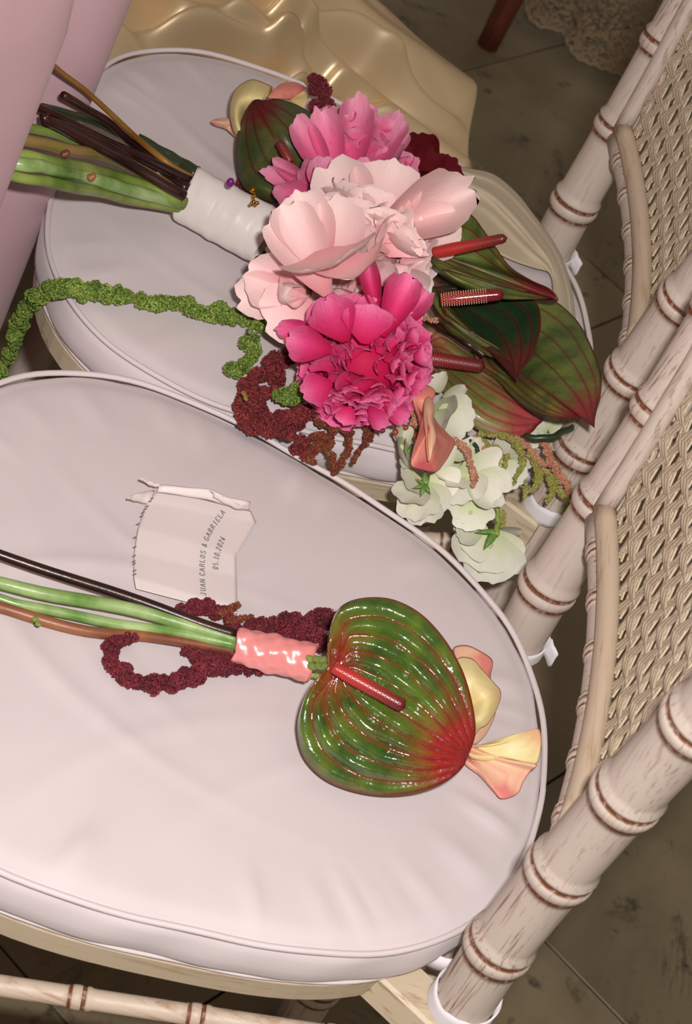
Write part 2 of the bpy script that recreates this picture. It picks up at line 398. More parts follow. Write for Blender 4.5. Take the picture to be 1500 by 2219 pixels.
def make_chair(label):
    t = thing('cane_back_chair', (0, 0, 0), label, 'chair', None)
    for sg in (-1, 1):
        fn = lambda z, sg=sg: post_axis(z, sg)
        rings = [ZA + k * .0735 for k in range(0, 5)] + [.285, .16, .06]
        bamboo((0.0, .84, fn), RP, rings, parent=t, name='post')
    # seat frame: rim under the cushion
    n = 96; prof = [(-.030, .436), (-.006, .436), (-.004, .433), (-.006, .417), (-.030, .417)]
    V = []; Fc = []
    for i in range(n):
        ph = 2 * math.pi * i / n
        for (o, z) in prof: V.append(seat_pt(ph, o, z))
    m = len(prof)
    for i in range(n):
        for k in range(m):
            a = i * m + k; b = i * m + (k + 1) % m; c = ((i + 1) % n) * m + (k + 1) % m; d = ((i + 1) % n) * m + k
            Fc.append((a, b, c, d))
    mesh_obj('seat_frame', V, Fc, M_woodx, t, smooth=False, col=[(0, 0, 0, 1)] * len(V))
    # woven seat deck inside the rim
    V = [seat_pt(2 * math.pi * i / n, -.028, .431) for i in range(n)] + [seat_pt(2 * math.pi * i / n, -.028, .425) for i in range(n)]
    mesh_obj('seat_panel', V, [tuple(range(n)), tuple(range(2 * n - 1, n - 1, -1))] + [(i, n + i, n + (i + 1) % n, (i + 1) % n) for i in range(n)], M_cane, t, smooth=False, col=[(0, 0, 0, 1)] * (2 * n))
    for sg in (-1, 1):                                      # blocks from rim to back post
        M = Matrix.Translation((-.028, sg * .146, .424)) @ Matrix.Rotation(sg * .5, 4, 'Z')
        o = plane_box('corner_bracket', -.052, .034, -.014, .014, -.010, .0115, M_woodx, t, M, .002)
        ly = .186
        lg = lambda z, sg=sg, ly=ly: np.array([-.325, sg * ly, 0]) + np.array([-.02, sg * .012, 0]) * (1 - z / .42) + np.array([0, 0, z])
        bamboo((0, .418, lg), .0155, [.35, .22, .08], parent=t, name='front_leg', seg=20)
        a = np.array([-.325, sg * ly, .318]); b = np.array([0, sg * .152, .392])
        L = np.linalg.norm(b - a); d = (b - a) / L
        bamboo((0, L, lambda l, a=a, d=d: a + d * l), .0062, [L * .2, L * .42, L * .62, L * .85], parent=t, name='side_rail', seg=16, ringw=.75, mat=M_railx)
        a = np.array([-.338, sg * (ly + .008), .16]); b = np.array([0, sg * .152, .18])
        L = np.linalg.norm(b - a); d = (b - a) / L
        bamboo((0, L, lambda l, a=a, d=d: a + d * l), .009, [L * .3, L * .7], parent=t, name='stretcher', seg=14, ringw=.7)
    a = np.array([.0, -.152, .395]); L = .304
    bamboo((0, L, lambda l: np.array([0, -.152 + l, .395])), .0075, [.08, .152, .224], parent=t, name='back_rail', seg=16, ringw=.6)
    # back panel, gently bowed
    z0 = ZA + .083; z1 = .82
    def pan(y, z, dx=0.0):
        hw = post_axis(z, 1)[1]
        return np.array([post_axis(z, 1)[0] + .013 * (1 - (y / hw) ** 2) + dx, y, z])
    def yin(z): return post_axis(z, 1)[1] - .019
    ys = np.linspace(-1, 1, 17)
    bamboo((-.14, .14, lambda y: pan(y, z0 - .0125, -.0035)), .0085, [-.115, -.07, -.025, .02, .065, .11], parent=t, name='lower_rail', seg=16, ringw=.62)
    tube('moulding', [pan(y * yin(z0), z0, -.006) for y in ys], .0078, M_woody, t, 12, .85, up=(1, 0, 0))
    tube('moulding', [pan(y * yin(z1), z1, -.006) for y in ys], .0078, M_woody, t, 12, .85, up=(1, 0, 0))
    bamboo((-.16, .16, lambda y: pan(y, .835, .006)), .014, [-.1, -.03, .04, .11], parent=t, name='top_rail', seg=20)
    for sg in (-1, 1):
        tube('moulding', [pan(sg * yin(z), z, -.006) for z in np.linspace(z0 - .003, z1 + .003, 14)], .0078, M_wood, t, 12, .85, up=(1, 0, 0))
    for o in t.children:
        if o.name.startswith('moulding'):
            a = o.data.color_attributes.new('dat', 'FLOAT_COLOR', 'POINT'); a.data.foreach_set('color', [0, 0, 0, 1] * len(o.data.vertices))
    # cane weave: paired strands both ways and single diagonals
    V = []; Fc = []
    v2 = np.array([.0168, 0.0]); v3 = np.array([.0084, .0208])
    def strand(o, d, w, amp, ph, dx, n0=-40, n1=40):
        L = np.linalg.norm(d); dn = d / L; pn = np.array([-dn[1], dn[0]])
        run = []
        ts = np.arange(n0, n1, .25)
        def flush(run):
            if len(run) < 3: return
            b0 = len(V)
            for k, (p, tt) in enumerate(run):
                off = dx + amp * math.cos(math.pi * (tt + ph))
                for (q, hgt) in ((-w, 0), (-w * .6, -.0009), (w * .6, -.0009), (w, 0), (w * .6, .0005), (-w * .6, .0005)):
                    y, z = p + pn * q
                    V.append(pan(y, z, off + hgt))
            for k in range(len(run) - 1):
                for q in range(6):
                    a = b0 + k * 6 + q; b = b0 + k * 6 + (q + 1) % 6
                    Fc.append((a, b, b + 6, a + 6))
        for tt in ts:
            p = o + d * tt
            ok = z0 < p[1] < z1 and abs(p[0]) < yin(p[1])
            if ok: run.append((p, tt))
            else: flush(run); run = []
        flush(run)
    c0 = np.array([0.0, z0 + .01])
    for i in range(-40, 44):
        for e in (-.0030, 0, .0030):
            strand(c0 + v2 * (i + .5) + np.array([e, 0]), v3, .00135, .0006, i + e * 120, 0)
            strand(c0 + v2 * (i + .5) + np.array([e, 0]), v3 - v2, .00135, .0006, i + 1 + e * 120, -.0004)
    for i in range(-2, 18):
        for e in (-.0026, 0, .0026):
            strand(c0 + v3 * (i + .5) + np.array([0, e]), v2, .0012, .0007, .5 + e * 150, -.0006)
    mesh_obj('cane_weave', V, Fc, M_cane, t, smooth=True, kind='stuff', col=[(0, 0, 0, 1)] * len(V))
    return t

def make_cushion(label, seed, cat='cushion'):
    rg = random.Random(seed)
    t = thing('seat_cushion', (CXY[0], CXY[1], .436), label, cat, None)
    n = 240; rings = 60
    V = []
    wr = [(rg.uniform(0, 6.28), rg.uniform(.3, 1.0), rg.uniform(.02, .06)) for _ in range(46)]   # edge wrinkles
    fo = [(rg.uniform(-.15, .15), rg.uniform(-.15, .15), rg.uniform(0, 3.14), rg.uniform(.05, .14), rg.uniform(.0006, .0016)) for _ in range(9)]
    for k in range(rings):
        q = (k / (rings - 1)) ** .8
        for i in range(n):
            ph = 2 * math.pi * i / n
            r = rad(ph, -.003) * q
            z = .4705 + .006 * (1 - q ** 3) - .0025 * math.exp(-((1 - q) / .035) ** 2)
            for (a, s, w) in wr:
                d = (ph - a + math.pi) % (2 * math.pi) - math.pi
                if abs(d) < .2: z += .0022 * s * math.exp(-(d / w / .8) ** 2) * math.exp(-((q - .88) / .09) ** 2)
            x = r * math.cos(ph); y = r * math.sin(ph)
            for (fx, fy, fa, fl_, fh) in fo:
                ca, sa = math.cos(fa), math.sin(fa); u = (x - fx) * ca + (y - fy) * sa; v = -(x - fx) * sa + (y - fy) * ca + u * u * 2
                z += fh * math.exp(-(u / fl_) ** 2 - (v / .007) ** 2)
            V.append((CXY[0] + x, CXY[1] + y, z))
    Fc = []
    for k in range(rings - 1):
        for i in range(n):
            i2 = (i + 1) % n; Fc.append((k * n + i, (k + 1) * n + i, (k + 1) * n + i2, k * n + i2))
    side = [(-.0005, .4665), (.001, .460), (.0015, .452), (.0005, .444), (-.003, .438), (-.010, .4362)]
    base = (rings - 1) * n
    for s_i, (o, z) in enumerate(side):
        for i in range(n):
            ph = 2 * math.pi * i / n
            w = .0012 * math.sin(17 * ph + 2 * s_i * .3 + seed) * math.sin(5 * ph + seed)
            V.append(seat_pt(ph, o + w, z))
        nb = len(V) - n
        for i in range(n):
            i2 = (i + 1) % n; Fc.append((base + i, nb + i, nb + i2, base + i2))
        base = nb
    Fc.append(tuple(range(base + n - 1, base - 1, -1)))
    mesh_obj('cushion_cover', V, Fc, M_white, t)
    for (zz, o, nm, pr_) in ((.4698, 0.0005, 'piping', .0019), (.4378, -.0032, 'piping', .0013)):
        P = [seat_pt(2 * math.pi * i / 160, o, zz + .0005 * math.sin(i * .7 + seed)) for i in range(161)]
        Vt, Ft, uv = tube_geo(P, pr_, 8, caps=False)
        mesh_obj(nm, Vt, Ft, M_white, t)
    # ties round the back posts: a band, a strap back to the cushion and one loose end
    for sg in (-1, 1):
        ctr = post_axis(.443, sg)
        def strip(P, out_c, hh, name, closed=False, hv=(0, 0, 1)):
            V = []; n_ = len(P)
            for i, p in enumerate(P):
                o_ = p - out_c; o_[2] = 0; o_ /= np.linalg.norm(o_) + 1e-9
                h_ = hh * (1 + .10 * math.sin(i * .7) + .05 * math.sin(i * 1.9))
                for (z_, q_) in ((-1, 0), (-.4, .0014), (.4, .0006), (1, .001), (1, -.0002), (-1, -.0008)):
                    V.append(p + o_ * q_ + np.array(hv) * h_ * z_)
            F_ = [(i * 6 + k, i * 6 + (k + 1) % 6, ((i + 1) % n_) * 6 + (k + 1) % 6, ((i + 1) % n_) * 6 + k) for i in range(n_ if closed else n_ - 1) for k in range(6)]
            if not closed: F_ += [tuple(range(5, -1, -1)), tuple((n_ - 1) * 6 + k for k in range(6))]
            mesh_obj(name, V, F_, M_ribbon, t)
        band = [ctr + np.array([math.cos(a) * (RP + .0012), math.sin(a) * (RP + .0012), .003 * math.cos(a - 1)]) for a in np.linspace(0, 2 * math.pi, 40, endpoint=False)]
        strip(band, ctr, .0070, 'tie', True)
        P = cr([ctr + np.array([-.006, sg * -.0195, .002]), ctr + np.array([-.020, sg * -.020, -.002]), ctr + np.array([-.040, sg * -.026, .002]), ctr + np.array([-.052, sg * -.034, .004])], 14)
        strip(P, ctr + np.array([0, sg * .1, 0]), .0055, 'tie_strap')
        if sg < 0: continue
        a0 = math.radians(10)
        P = cr([ctr + np.array([math.cos(a0) * .0175, math.sin(a0) * .0175, .002]), ctr + np.array([math.cos(a0) * .022, math.sin(a0) * .022, .000]), ctr + np.array([math.cos(a0 - .2) * .028, math.sin(a0 - .2) * .026, -.004])], 10)
        strip(P, ctr + np.array([0, .1, 0]), .0075, 'tie_end')
    return t

def copy_tree(o, parent=None):
    c = o.copy(); COL.objects.link(c)
    if parent is not None: c.parent = parent
    for ch in list(o.children): copy_tree(ch, c)
    return c
C2 = Matrix.Translation((-.0058, .4577, 0)) @ Matrix.Rotation(.1039, 4, 'Z')
chair = make_chair('whitewashed bamboo cane-back chair in front, under the cushion with the single anthurium posy')
chair2 = copy_tree(chair); chair2.location = C2.translation; chair2.rotation_euler.z = .1039
tag(chair2, 'whitewashed bamboo cane-back chair behind, carrying the large peony bouquet', 'chair')
chair['group'] = chair2['group'] = 'cane-back chairs side by side'
cush = make_cushion('white piped round seat cushion on the front chair, under folded printed paper', 3)
cush2 = make_cushion('white piped round seat cushion on the rear chair, under the peony bouquet', 8)
q = C2 @ Vector((CXY[0], CXY[1], .436))
for ch in cush2.children:
    pass
cush2.location = q; cush2.rotation_euler.z = .1039
cush['group'] = cush2['group'] = 'round seat cushions'

# ------------------------------------------------------------------ hanging tablecloth
f1 = W(0, 450, .545); f2 = W(122, 420, .47); f3 = W(243, 104, .47)
f1b = W(0, 450, .545)
def curtain():
    plan = [(-.53, -.62), (-.47, -.50), (-.52, -.36), (-.475, -.22), (-.53, -.08), (-.49, .04),
            (f1[0] - .07, f1[1] - .11), (f1[0] - .028, f1[1] - .055), (f1[0] - .005, f1[1] - .02), (f1[0], f1[1]), (f1[0] - .012, f1[1] + .012), (f1[0] - .05, f1[1] + .016), (f1[0] - .07, f1[1] + .05),
            (f2[0] - .055, f2[1] - .06), (f2[0] - .014, f2[1] - .03), (f2[0] - .001, f2[1]), (f2[0] - .02, f2[1] + .03), (f2[0] - .045, f2[1] + .07),
            (f3[0] - .02, f3[1] - .05), (f3[0], f3[1]), (f3[0] - .04, f3[1] + .04), (-.46, .80), (-.41, .90), (-.47, 1.05), (-.42, 1.2), (-.5, 1.4)]
    P = cr([(a, b, 0) for a, b in plan], 260)
    zs = [0.004, .05, .15, .25, .35, .45, .55, .62, .68, .72, .735, .741, .7425, .743, .743]
    ins = [0, 0, 0, 0, 0, 0, 0, 0, 0, 0, .001, .004, .02, .2, .7]
    V = []
    mx = np.mean(P[:, 0])
    for z, i_ in zip(zs, ins):
        k = min(1, (.743 - z) / .5)
        for p in P:
            sm = -.50; x = p[0] * (1 - 0) - i_
            if z > .70: x = p[0] + (-.47 - p[0]) * ((z - .70) / .043) ** 2 * .4 - i_
            V.append((x, p[1], z))
    n = len(P); Fc = []
    for j in range(len(zs) - 1):
        for i in range(n - 1): Fc.append((j * n + i, j * n + i + 1, (j + 1) * n + i + 1, (j + 1) * n + i))
    o = mesh_obj('tablecloth', V, Fc, M_mauve); s = o.modifiers.new('s', 'SOLIDIFY'); s.thickness = .0012; s.offset = -1
    tag(o, 'mauve tablecloth hanging in deep vertical folds beside the chairs', 'tablecloth')
curtain()

# ------------------------------------------------------------------ gold satin
def gold():
    nu, nv = 320, 200
    top = cr([W(150, -330, .50), W(520, -190, .46), W(795, 0, .40), W(1012, 200, .36)], nu)
    bot = cr([W(130, 330, .37), W(480, 330, .36), W(780, 400, .35), W(1009, 470, .34)], nu)
    V = []
    for i in range(nu):
        s = i / (nu - 1)
        for j in range(nv):
            t = j / (nv - 1)
            p = top[i] * (1 - t) + bot[i] * t
            e = min(1, (1 - s) * 3.5)
            def ridge(tc, w, h): return h * math.exp(-((t - tc) / w) ** 2)
            h = ridge(.70 - .34 * s + .06 * math.sin(s * 9), .035 + .05 * (1 - s), .022) + ridge(.40 - .25 * s + .05 * math.sin(7 * s + 1), .09, .040 * (1 - s))
            h += ridge(.62 + .25 * math.sin(5.5 * s), .05, .018 * (1 - s)) + ridge(.92 - .3 * s, .05, .02 * (1 - s)) + ridge(.16 + .1 * math.sin(6 * s), .07, .03 * (1 - s))
            h += .006 * math.sin(14 * t + 9 * s) * math.sin(5 * s + 3 * t) + .0025 * math.sin(34 * t - 20 * s) * (1 - s)
            p = p + np.array([0, 0, h * e * 1.2 * min(1, (1 - t) * 6) + .002]); p[2] = max(p[2], .004)
            V.append(p)
    A_ = np.array(V); Q = (A_ - CAM) @ R.T; px = np.stack([750 + F * Q[:, 0] / Q[:, 2], 1109.5 + F * Q[:, 1] / Q[:, 2]], 1)
    for path, wd_, hh in (([(520, -60), (590, 20), (640, 95), (720, 178), (850, 282), (990, 385)], 21, .012), ([(250, -60), (300, 10), (370, 60), (450, 92), (560, 150)], 26, .016),
                          ([(575, -40), (620, 30), (645, 90), (625, 130), (570, 150)], 20, .012), ([(330, -40), (420, 20), (500, 50), (560, 100), (640, 190)], 24, .014),
                          ([(660, -60), (720, 20), (800, 90), (900, 160), (1000, 230)], 40, .012)):
        c = cr([(a, b, 0) for a, b in path], 260)[:, :2]
        d = np.sqrt(((px[:, None] - c[None]) ** 2).sum(2)).min(1)
        g_ = hh * 1.7 * np.exp(-(d / (wd_ * 1.15)) ** 2)
        for k in range(len(V)): V[k][2] += g_[k]
    for q in range(1, 12):                                  # the side falls to the floor
        for j in range(nv):
            p = np.array(V[(nu - 1) * nv + j]); f = q / 11
            V.append(np.array([p[0] + .006 * math.sin(j * .35) * f, p[1], p[2] * (1 - f) + .004 * f]))
    o = mesh_obj('satin_cloth', V, grid_faces(nu + 11, nv), M_gold)
    s = o.modifiers.new('s', 'SOLIDIFY'); s.thickness = .001
    tag(o, 'shiny gold satin cloth spread in folds behind the rear cushion', 'cloth')
gold()

# ------------------------------------------------------------------ dark wooden leg and lace
lp = W(1056, 100, 0)
top_ = lp + np.array([.0, .02, .46])
def legfn(z): return lp * (1 - z / .46) + top_ * (z / .46)
V, Fc, uv = tube_geo([legfn(z) for z in np.linspace(0, .46, 12)], [.014, .017, .020, .021], 16)
lt = thing('wooden_stool', (lp[0], lp[1], 0), 'dark brown wooden stool leg standing on the marble behind the gold satin', 'stool')
mesh_obj('leg', V, Fc, M_dwood, lt, col=[(0, 0, 0, 1)] * len(V))
for (dx, dy) in ((-.32, .02), (.0, .32), (-.32, .34)):
    mesh_obj('leg', [v + np.array([dx, dy, 0]) for v in V], Fc, M_dwood, lt, col=[(0, 0, 0, 1)] * len(V))
plane_box('seat', top_[0] - .36, top_[0] + .04, top_[1] - .04, top_[1] + .38, .46, .485, M_dwood, lt, None, .004)

def lace():
    V = []; Fc = []
    edge_px = [(1120, -60), (1137, 0), (1143, 30), (1165, 55), (1215, 72), (1228, 98), (1248, 122), (1280, 140), (1318, 158), (1352, 166), (1385, 150), (1440, 110), (1500, 60)]
    E_ = cr([(*W(u, v, .02),) for u, v in edge_px], 120)
    inn = cr([(*W(u, v, .16),) for u, v in [(1250, -300), (1290, -260), (1310, -240), (1340, -220), (1370, -200), (1400, -190), (1420, -180), (1440, -180), (1460, -170), (1480, -160), (1500, -160), (1520, -160), (1560, -160)]], 120)
    def pt(s, t):
        k = min(int(s * 119), 118); f = s * 119 - k
        a = E_[k] * (1 - f) + E_[k + 1] * f; b = inn[k] * (1 - f) + inn[k + 1] * f
        p = a * (1 - t) + b * t
        p = p + np.array([0, 0, .008 * math.sin(s * 21) * (t + .2)]); return p
    def add(pts, r, seg=4):
        b0 = len(V); v, f, _ = tube_geo(pts, r, seg); V.extend(v); Fc.extend(tuple(b0 + i for i in q) for q in f)
    rg = random.Random(4)
    add([pt(s, 0) + np.array([0, 0, .003 * abs(math.sin(s * 60))]) for s in np.linspace(0, 1, 200)], .0032, 5)
    add([pt(s, .045 + .02 * math.sin(s * 60)) for s in np.linspace(0, 1, 200)], .0018)
    # net of fine loops, and flower motifs
    for k in range(2600):
        s = rg.random(); t = rg.random() ** 1.1 * .95
        rr = rg.uniform(.006, .010) if k % 4 else rg.uniform(.010, .017)
        if 0.25 < t < .42 and rg.random() < .6 * (math.sin(s * 30) > 0): continue
        a0 = rg.random() * 6.28; el = rg.uniform(.5, 1)
        ring = []
        for q in range(8):
            a = a0 + q * 6.28 / 7
            ring.append(pt(min(max(s + .9 * rr * math.cos(a), 0), 1), max(t + 1.1 * el * rr * math.sin(a), 0)))
        add(ring, rg.uniform(.0009, .0018), 3)
    o = mesh_obj('lace_cloth', V, Fc, M_lace)
    tag(o, 'beige floral lace hem with a scalloped edge trailing on the marble', 'lace')
lace()

# ------------------------------------------------------------------ flower building blocks
def petal_mesh(name, mat, L=1.0, Wd=1.0, cup=.3, curl=.5, ruf=.08, notch=.1, seed=0, ns=15, nt=11):
    rg = random.Random(seed); V = []; uv = []
    ph1, ph2, ph3 = rg.uniform(0, 6), rg.uniform(0, 6), rg.uniform(0, 6); k1 = rg.uniform(3, 5); k2 = rg.uniform(7, 10)
    lean = rg.uniform(-.12, .12); pk = rg.uniform(.52, .68)
    for i in range(ns):
        s = math.sin(i / (ns - 1) * math.pi / 2) ** .9 * .999
        f = (.16 + .84 * math.sin(s / pk * math.pi / 2)) if s < pk else (1 - ((s - pk) / (1 - pk)) ** 3.6) ** .5
        w = Wd * .5 * f
        for j in range(nt):
            t = -1 + 2 * j / (nt - 1)
            ang = math.atan2(w * t, s - .3)
            wob = 1 + s ** 2 * (.030 * math.sin(k2 * ang + ph1) + .022 * math.sin(2.1 * k2 * ang + ph3)) * (abs(t) if s < .9 else 1)
            ed = s * wob - notch * s ** 6 * math.exp(-((t * w / (Wd * .5) - lean) / .16) ** 2)
            a = curl * ed
            y = L * (math.sin(a) / curl if abs(curl) > .01 else ed); z = L * ((1 - math.cos(a)) / curl if abs(curl) > .01 else 0)
            x = w * t * wob + lean * w * s
            q = x / (Wd * .5)
            zz = cup * Wd * .5 * q * q + ruf * L * s ** 2 * (math.sin(k1 * q + ph1) * .6 + math.sin(k2 * ang + ph2) * .5) * (.3 + abs(q) * .8)
            y -= zz * math.sin(a); z += zz * math.cos(a)
            V.append((x, y, z)); uv.append((t * .5 + .5, s))
    return mesh_obj(name, V, grid_faces(ns, nt), mat, None, uv=uv)
def frame_matrix(base, d, nrm, L, w=None, th=None):
    d = Vector(d).normalized(); n = Vector(nrm); n = (n - d * n.dot(d)).normalized(); x = d.cross(n)
    w = L if w is None else w; th = L if th is None else th
    M = Matrix.Identity(4)
    for i in range(3):
        M[i][0] = x[i] * w; M[i][1] = d[i] * L; M[i][2] = n[i] * th; M[i][3] = base[i]
    return M
def petal_set(mat, tagname, n=6, seed=0, cup=.35, curl=.5, ruf=.07, Wd=.9, notch=.1):
    out = []
    rg = random.Random(seed)
    for k in range(n):
        o = petal_mesh('petal', mat, 1, Wd * rg.uniform(.85, 1.15), cup * rg.uniform(.7, 1.3), curl * rg.uniform(.7, 1.3), ruf * rg.uniform(.6, 1.5), notch * rg.uniform(0, 2), seed * 31 + k)
        out.append(o.data); bpy.data.objects.remove(o)
    return out
def put(me, M, parent, name='petal'):
    o = bpy.data.objects.new(name, me); COL.objects.link(o); o.parent = parent
    PM = Matrix.Translation(parent.location) if parent.parent is None else Matrix.Translation(Vector(parent['origin']))
    o.matrix_parent_inverse = Matrix(); o.matrix_basis = PM.inverted() @ M
    return o
def ball(name, c, r, mat, parent, seg=16, ring=10, scale=(1, 1, 1), M=None, local_origin=True):
    V = []; Fc = []
    for i in range(ring + 1):
        th = math.pi * i / ring
        for k in range(seg):
            a = 2 * math.pi * k / seg
            V.append((r * scale[0] * math.sin(th) * math.cos(a), r * scale[1] * math.sin(th) * math.sin(a), r * scale[2] * math.cos(th)))
    if M is not None: V = [tuple(M @ Vector(v)) for v in V]
    for i in range(ring):
        for k in range(seg):
            Fc.append((i * seg + k, (i + 1) * seg + k, (i + 1) * seg + (k + 1) % seg, i * seg + (k + 1) % seg))
    o = mesh_obj(name, V, Fc, mat)
    o.parent = parent
    pl = Vector(parent.location) if parent.parent is None else Vector(parent['origin'])
    o.location = Vector(c) - pl; o['origin'] = [float(x) for x in c]
    return o
VIEW = lambda p: (CAM - np.asarray(p)) / np.linalg.norm(CAM - np.asarray(p))
RX = R[0]; UP = -R[1]                                        # right and up directions of the photographer, for facing flowers

def peony(parent, u, v, h, rpx, face, sets, counts, seed, squash=1.0, coremat=None, corek=.5):
    """ball of ruffled petals; face = direction the bloom opens to"""
    rg = random.Random(seed); c = H(u, v, h); r = rpx * S(c)
    N = np.array(face, float); N /= np.linalg.norm(N)
    a = np.cross(N, [0, 0, 1.0]); a /= np.linalg.norm(a); b = np.cross(N, a)
    core = ball('peony', c, r * corek, coremat, parent, 16, 10)
    B = c - N * r * .45
    for (num, pmin, pmax, lmin, lmax, wsc, depth, si, lean) in counts:
        for k in range(num):
            phi = 2 * math.pi * (k + rg.uniform(-.35, .35)) / num * (1 if num < 12 else 1) + rg.uniform(-.1, .1)
            if num >= 12: phi = rg.random() * 6.283
            th = math.radians(rg.uniform(pmin, pmax))
            d = math.cos(th) * N + math.sin(th) * (math.cos(phi) * a + math.sin(phi) * b)
            base = B + N * r * depth * rg.uniform(.7, 1.2) + (math.cos(phi) * a + math.sin(phi) * b) * r * .25 * math.sin(th)
            L = r * rg.uniform(lmin, lmax)
            nr = N * 1.0 - d * (N @ d) + np.array([rg.uniform(-1, 1) for _ in range(3)]) * lean
            put(rg.choice(sets[si]), frame_matrix(base, d, nr, L, L * wsc * rg.uniform(.8, 1.2), L), core)
    return core, c, r
def shell(part, c, r, sets, num, lk, wk, pole, seed, lift=(.1, .6), zone=None, hollow=.86, jit=.8):
    rg = random.Random(seed); made = 0; k = 0
    while made < num and k < num * 30:
        k += 1
        n = np.array([rg.gauss(0, 1) for _ in range(3)]); n /= np.linalg.norm(n)
        if n @ VIEW(c) < -.15 or (zone and not zone(n)): continue
        d = np.array(pole, float) - n * (n @ np.array(pole)) + np.array([rg.uniform(-1, 1) for _ in range(3)]) * jit
        d -= n * (n @ d); d /= np.linalg.norm(d) + 1e-9
        L = r * rg.uniform(*lk); lf = rg.uniform(*lift)
        dd = d * math.cos(lf) + n * math.sin(lf)
        put(rg.choice(sets), frame_matrix(c + n * r * hollow - dd * L * .45, dd, n - dd * (n @ dd), L, L * rg.uniform(*wk), L), part); made += 1
def petal_to(parent_part, me, b, t, width_px, nrm=None, th=None):
    """one petal from base b=(u,v,h) to tip t=(u,v,h)"""
    B_ = H(*b); T_ = H(*t); d = T_ - B_; L = np.linalg.norm(d)
    n = nrm if nrm is not None else VIEW(B_)
    w = width_px * S(B_)
    return put(me, frame_matrix(B_, d, n, L, w, th or L * .8), parent_part)

def blade(name, mat, parent, attach, outline, tip_i, edge_h, ah, bulge=.0, rings=46, n=180, veins=(.3, .56, .8), relief=.0009, vw=3.2, vk=.85, wav=0.0, thick=.0006, redk=1.0, red_at=.0, hfun=None):
    """broad leaf-like blade. outline: list of (u,v) closed; edge_h: list of heights; tip_i index of tip"""
    m = len(outline)
    per = 14
    O = []; 
    P = np.array([(u, v, e) for (u, v), e in zip(outline, edge_h)], float)
    Q = np.vstack([P[-2:], P, P[:3]])
    C = cr(Q, (len(Q) - 1) * 40 + 1)[80:80 + m * 40]            # closed curve, 40 samples a segment
    dl = np.r_[0, np.cumsum(np.linalg.norm(np.diff(np.vstack([C, C[:1]])[:, :2], axis=0), axis=1))]
    tipL = dl[tip_i * 40]
    tot = dl[-1]
    Ls = np.linspace(0, tot, n, endpoint=False)
    k0 = int(np.argmin(abs(Ls - tipL))); Ls = (Ls + tipL - Ls[k0]) % tot
    Cc = np.vstack([C, C[:1]])
    E_ = np.stack([np.interp(Ls, dl, Cc[:, k]) for k in range(3)], 1)
    A = np.array([attach[0], attach[1], ah], float)
    Tp = E_[k0]
    # veins (image metric, laid between midrib and rim)
    a0 = int(np.argmin(abs(Ls - 0)))                            # sinus end = outline start
    side1 = C[:tip_i * 40 + 1]; side2 = np.vstack([C[tip_i * 40:], C[:1]])[::-1]
    vp = []
    ss = np.linspace(0, 1, 90)
    def arc(X):
        l = np.r_[0, np.cumsum(np.linalg.norm(np.diff(X[:, :2], axis=0), axis=1))]; l /= l[-1]
        return np.stack([np.interp(ss, l, X[:, k]) for k in range(2)], 1)
    mid = A[:2] + (Tp[:2] - A[:2]) * ss[:, None]
    vp.append((mid, 1.35))
    for sd in (side1, side2):
        Y = arc(sd)
        for q_ in veins:
            e = np.clip(ss / .2, 0, 1); e = e * e * (3 - 2 * e)
            vv = mid + (Y - mid) * (q_ * e)[:, None]
            vp.append((vv, 1.0))
    V = []; D = []; px = []
    for k in range(rings):
        r = (k / (rings - 1)) ** .85
        X = A + (E_ - A) * r
        hb = X[:, 2] + bulge * math.sin(math.pi * r ** 1.2)
        px.append(np.c_[X[:, :2], hb, np.full(n, r)])
    px = np.vstack(px)
    dist = np.full(len(px), 1e9)
    for vv, wgt in vp:
        A_ = vv[:-1]; B_ = vv[1:]
        for c0 in range(0, len(px), 4000):
            X = px[c0:c0 + 4000, None, :2]; d = B_ - A_; L = (d ** 2).sum(1) + 1e-9
            t = np.clip(((X - A_) * d).sum(2) / L, 0, 1)
            dd = np.sqrt((((A_ + t[..., None] * d) - X) ** 2).sum(2)).min(1) / wgt
            dist[c0:c0 + 4000] = np.minimum(dist[c0:c0 + 4000], dd)
    vein = np.exp(-(dist / (vw * .75)) ** 2)
    size = np.linalg.norm(Tp[:2] - A[:2])
    dt = np.linalg.norm(px[:, :2] - Tp[:2], axis=1) / size; da = np.linalg.norm(px[:, :2] - A[:2], axis=1) / size
    red = np.clip(np.exp(-(dt / .24) ** 2) * 1.15 + np.exp(-(da / .18) ** 2) * .5 + .22 * np.exp(-(dist / 7) ** 2), 0, 1) * redk + red_at
    rim = np.clip((px[:, 3] - .972) / .02, 0, 1)
    for k in range(len(px)):
        u, v, h, r = px[k]
        rel = relief * (1 - math.exp(-(dist[k] / (vw * 4.0)) ** 2)) * min(1, (1 - r) * 9) + wav * math.sin(u * .045 + v * .03) * math.sin(v * .05 - u * .02) * r * (1 - r) * 4
        if hfun: h = h + hfun(u, v, r)
        p = H(u, v, h) + VIEW([0, 0, .5]) * rel
        V.append(p); D.append((vein[k] * vk, rim[k], red[k], 1))
    Fc = []
    for k in range(rings - 1):
        for i in range(n):
            i2 = (i + 1) % n; Fc.append((k * n + i, k * n + i2, (k + 1) * n + i2, (k + 1) * n + i))
    o = mesh_obj(name, V, Fc, mat, parent, col=D)
    # make normals face the viewer side
    o.data.flip_normals() if np.dot(np.array(o.data.polygons[n * 5 + 3].normal), VIEW([0, 0, .5])) < 0 else None
    s = o.modifiers.new('s', 'SOLIDIFY'); s.thickness = thick; s.offset = -1
    o['origin'] = [float(x) for x in parent.location]
    return o
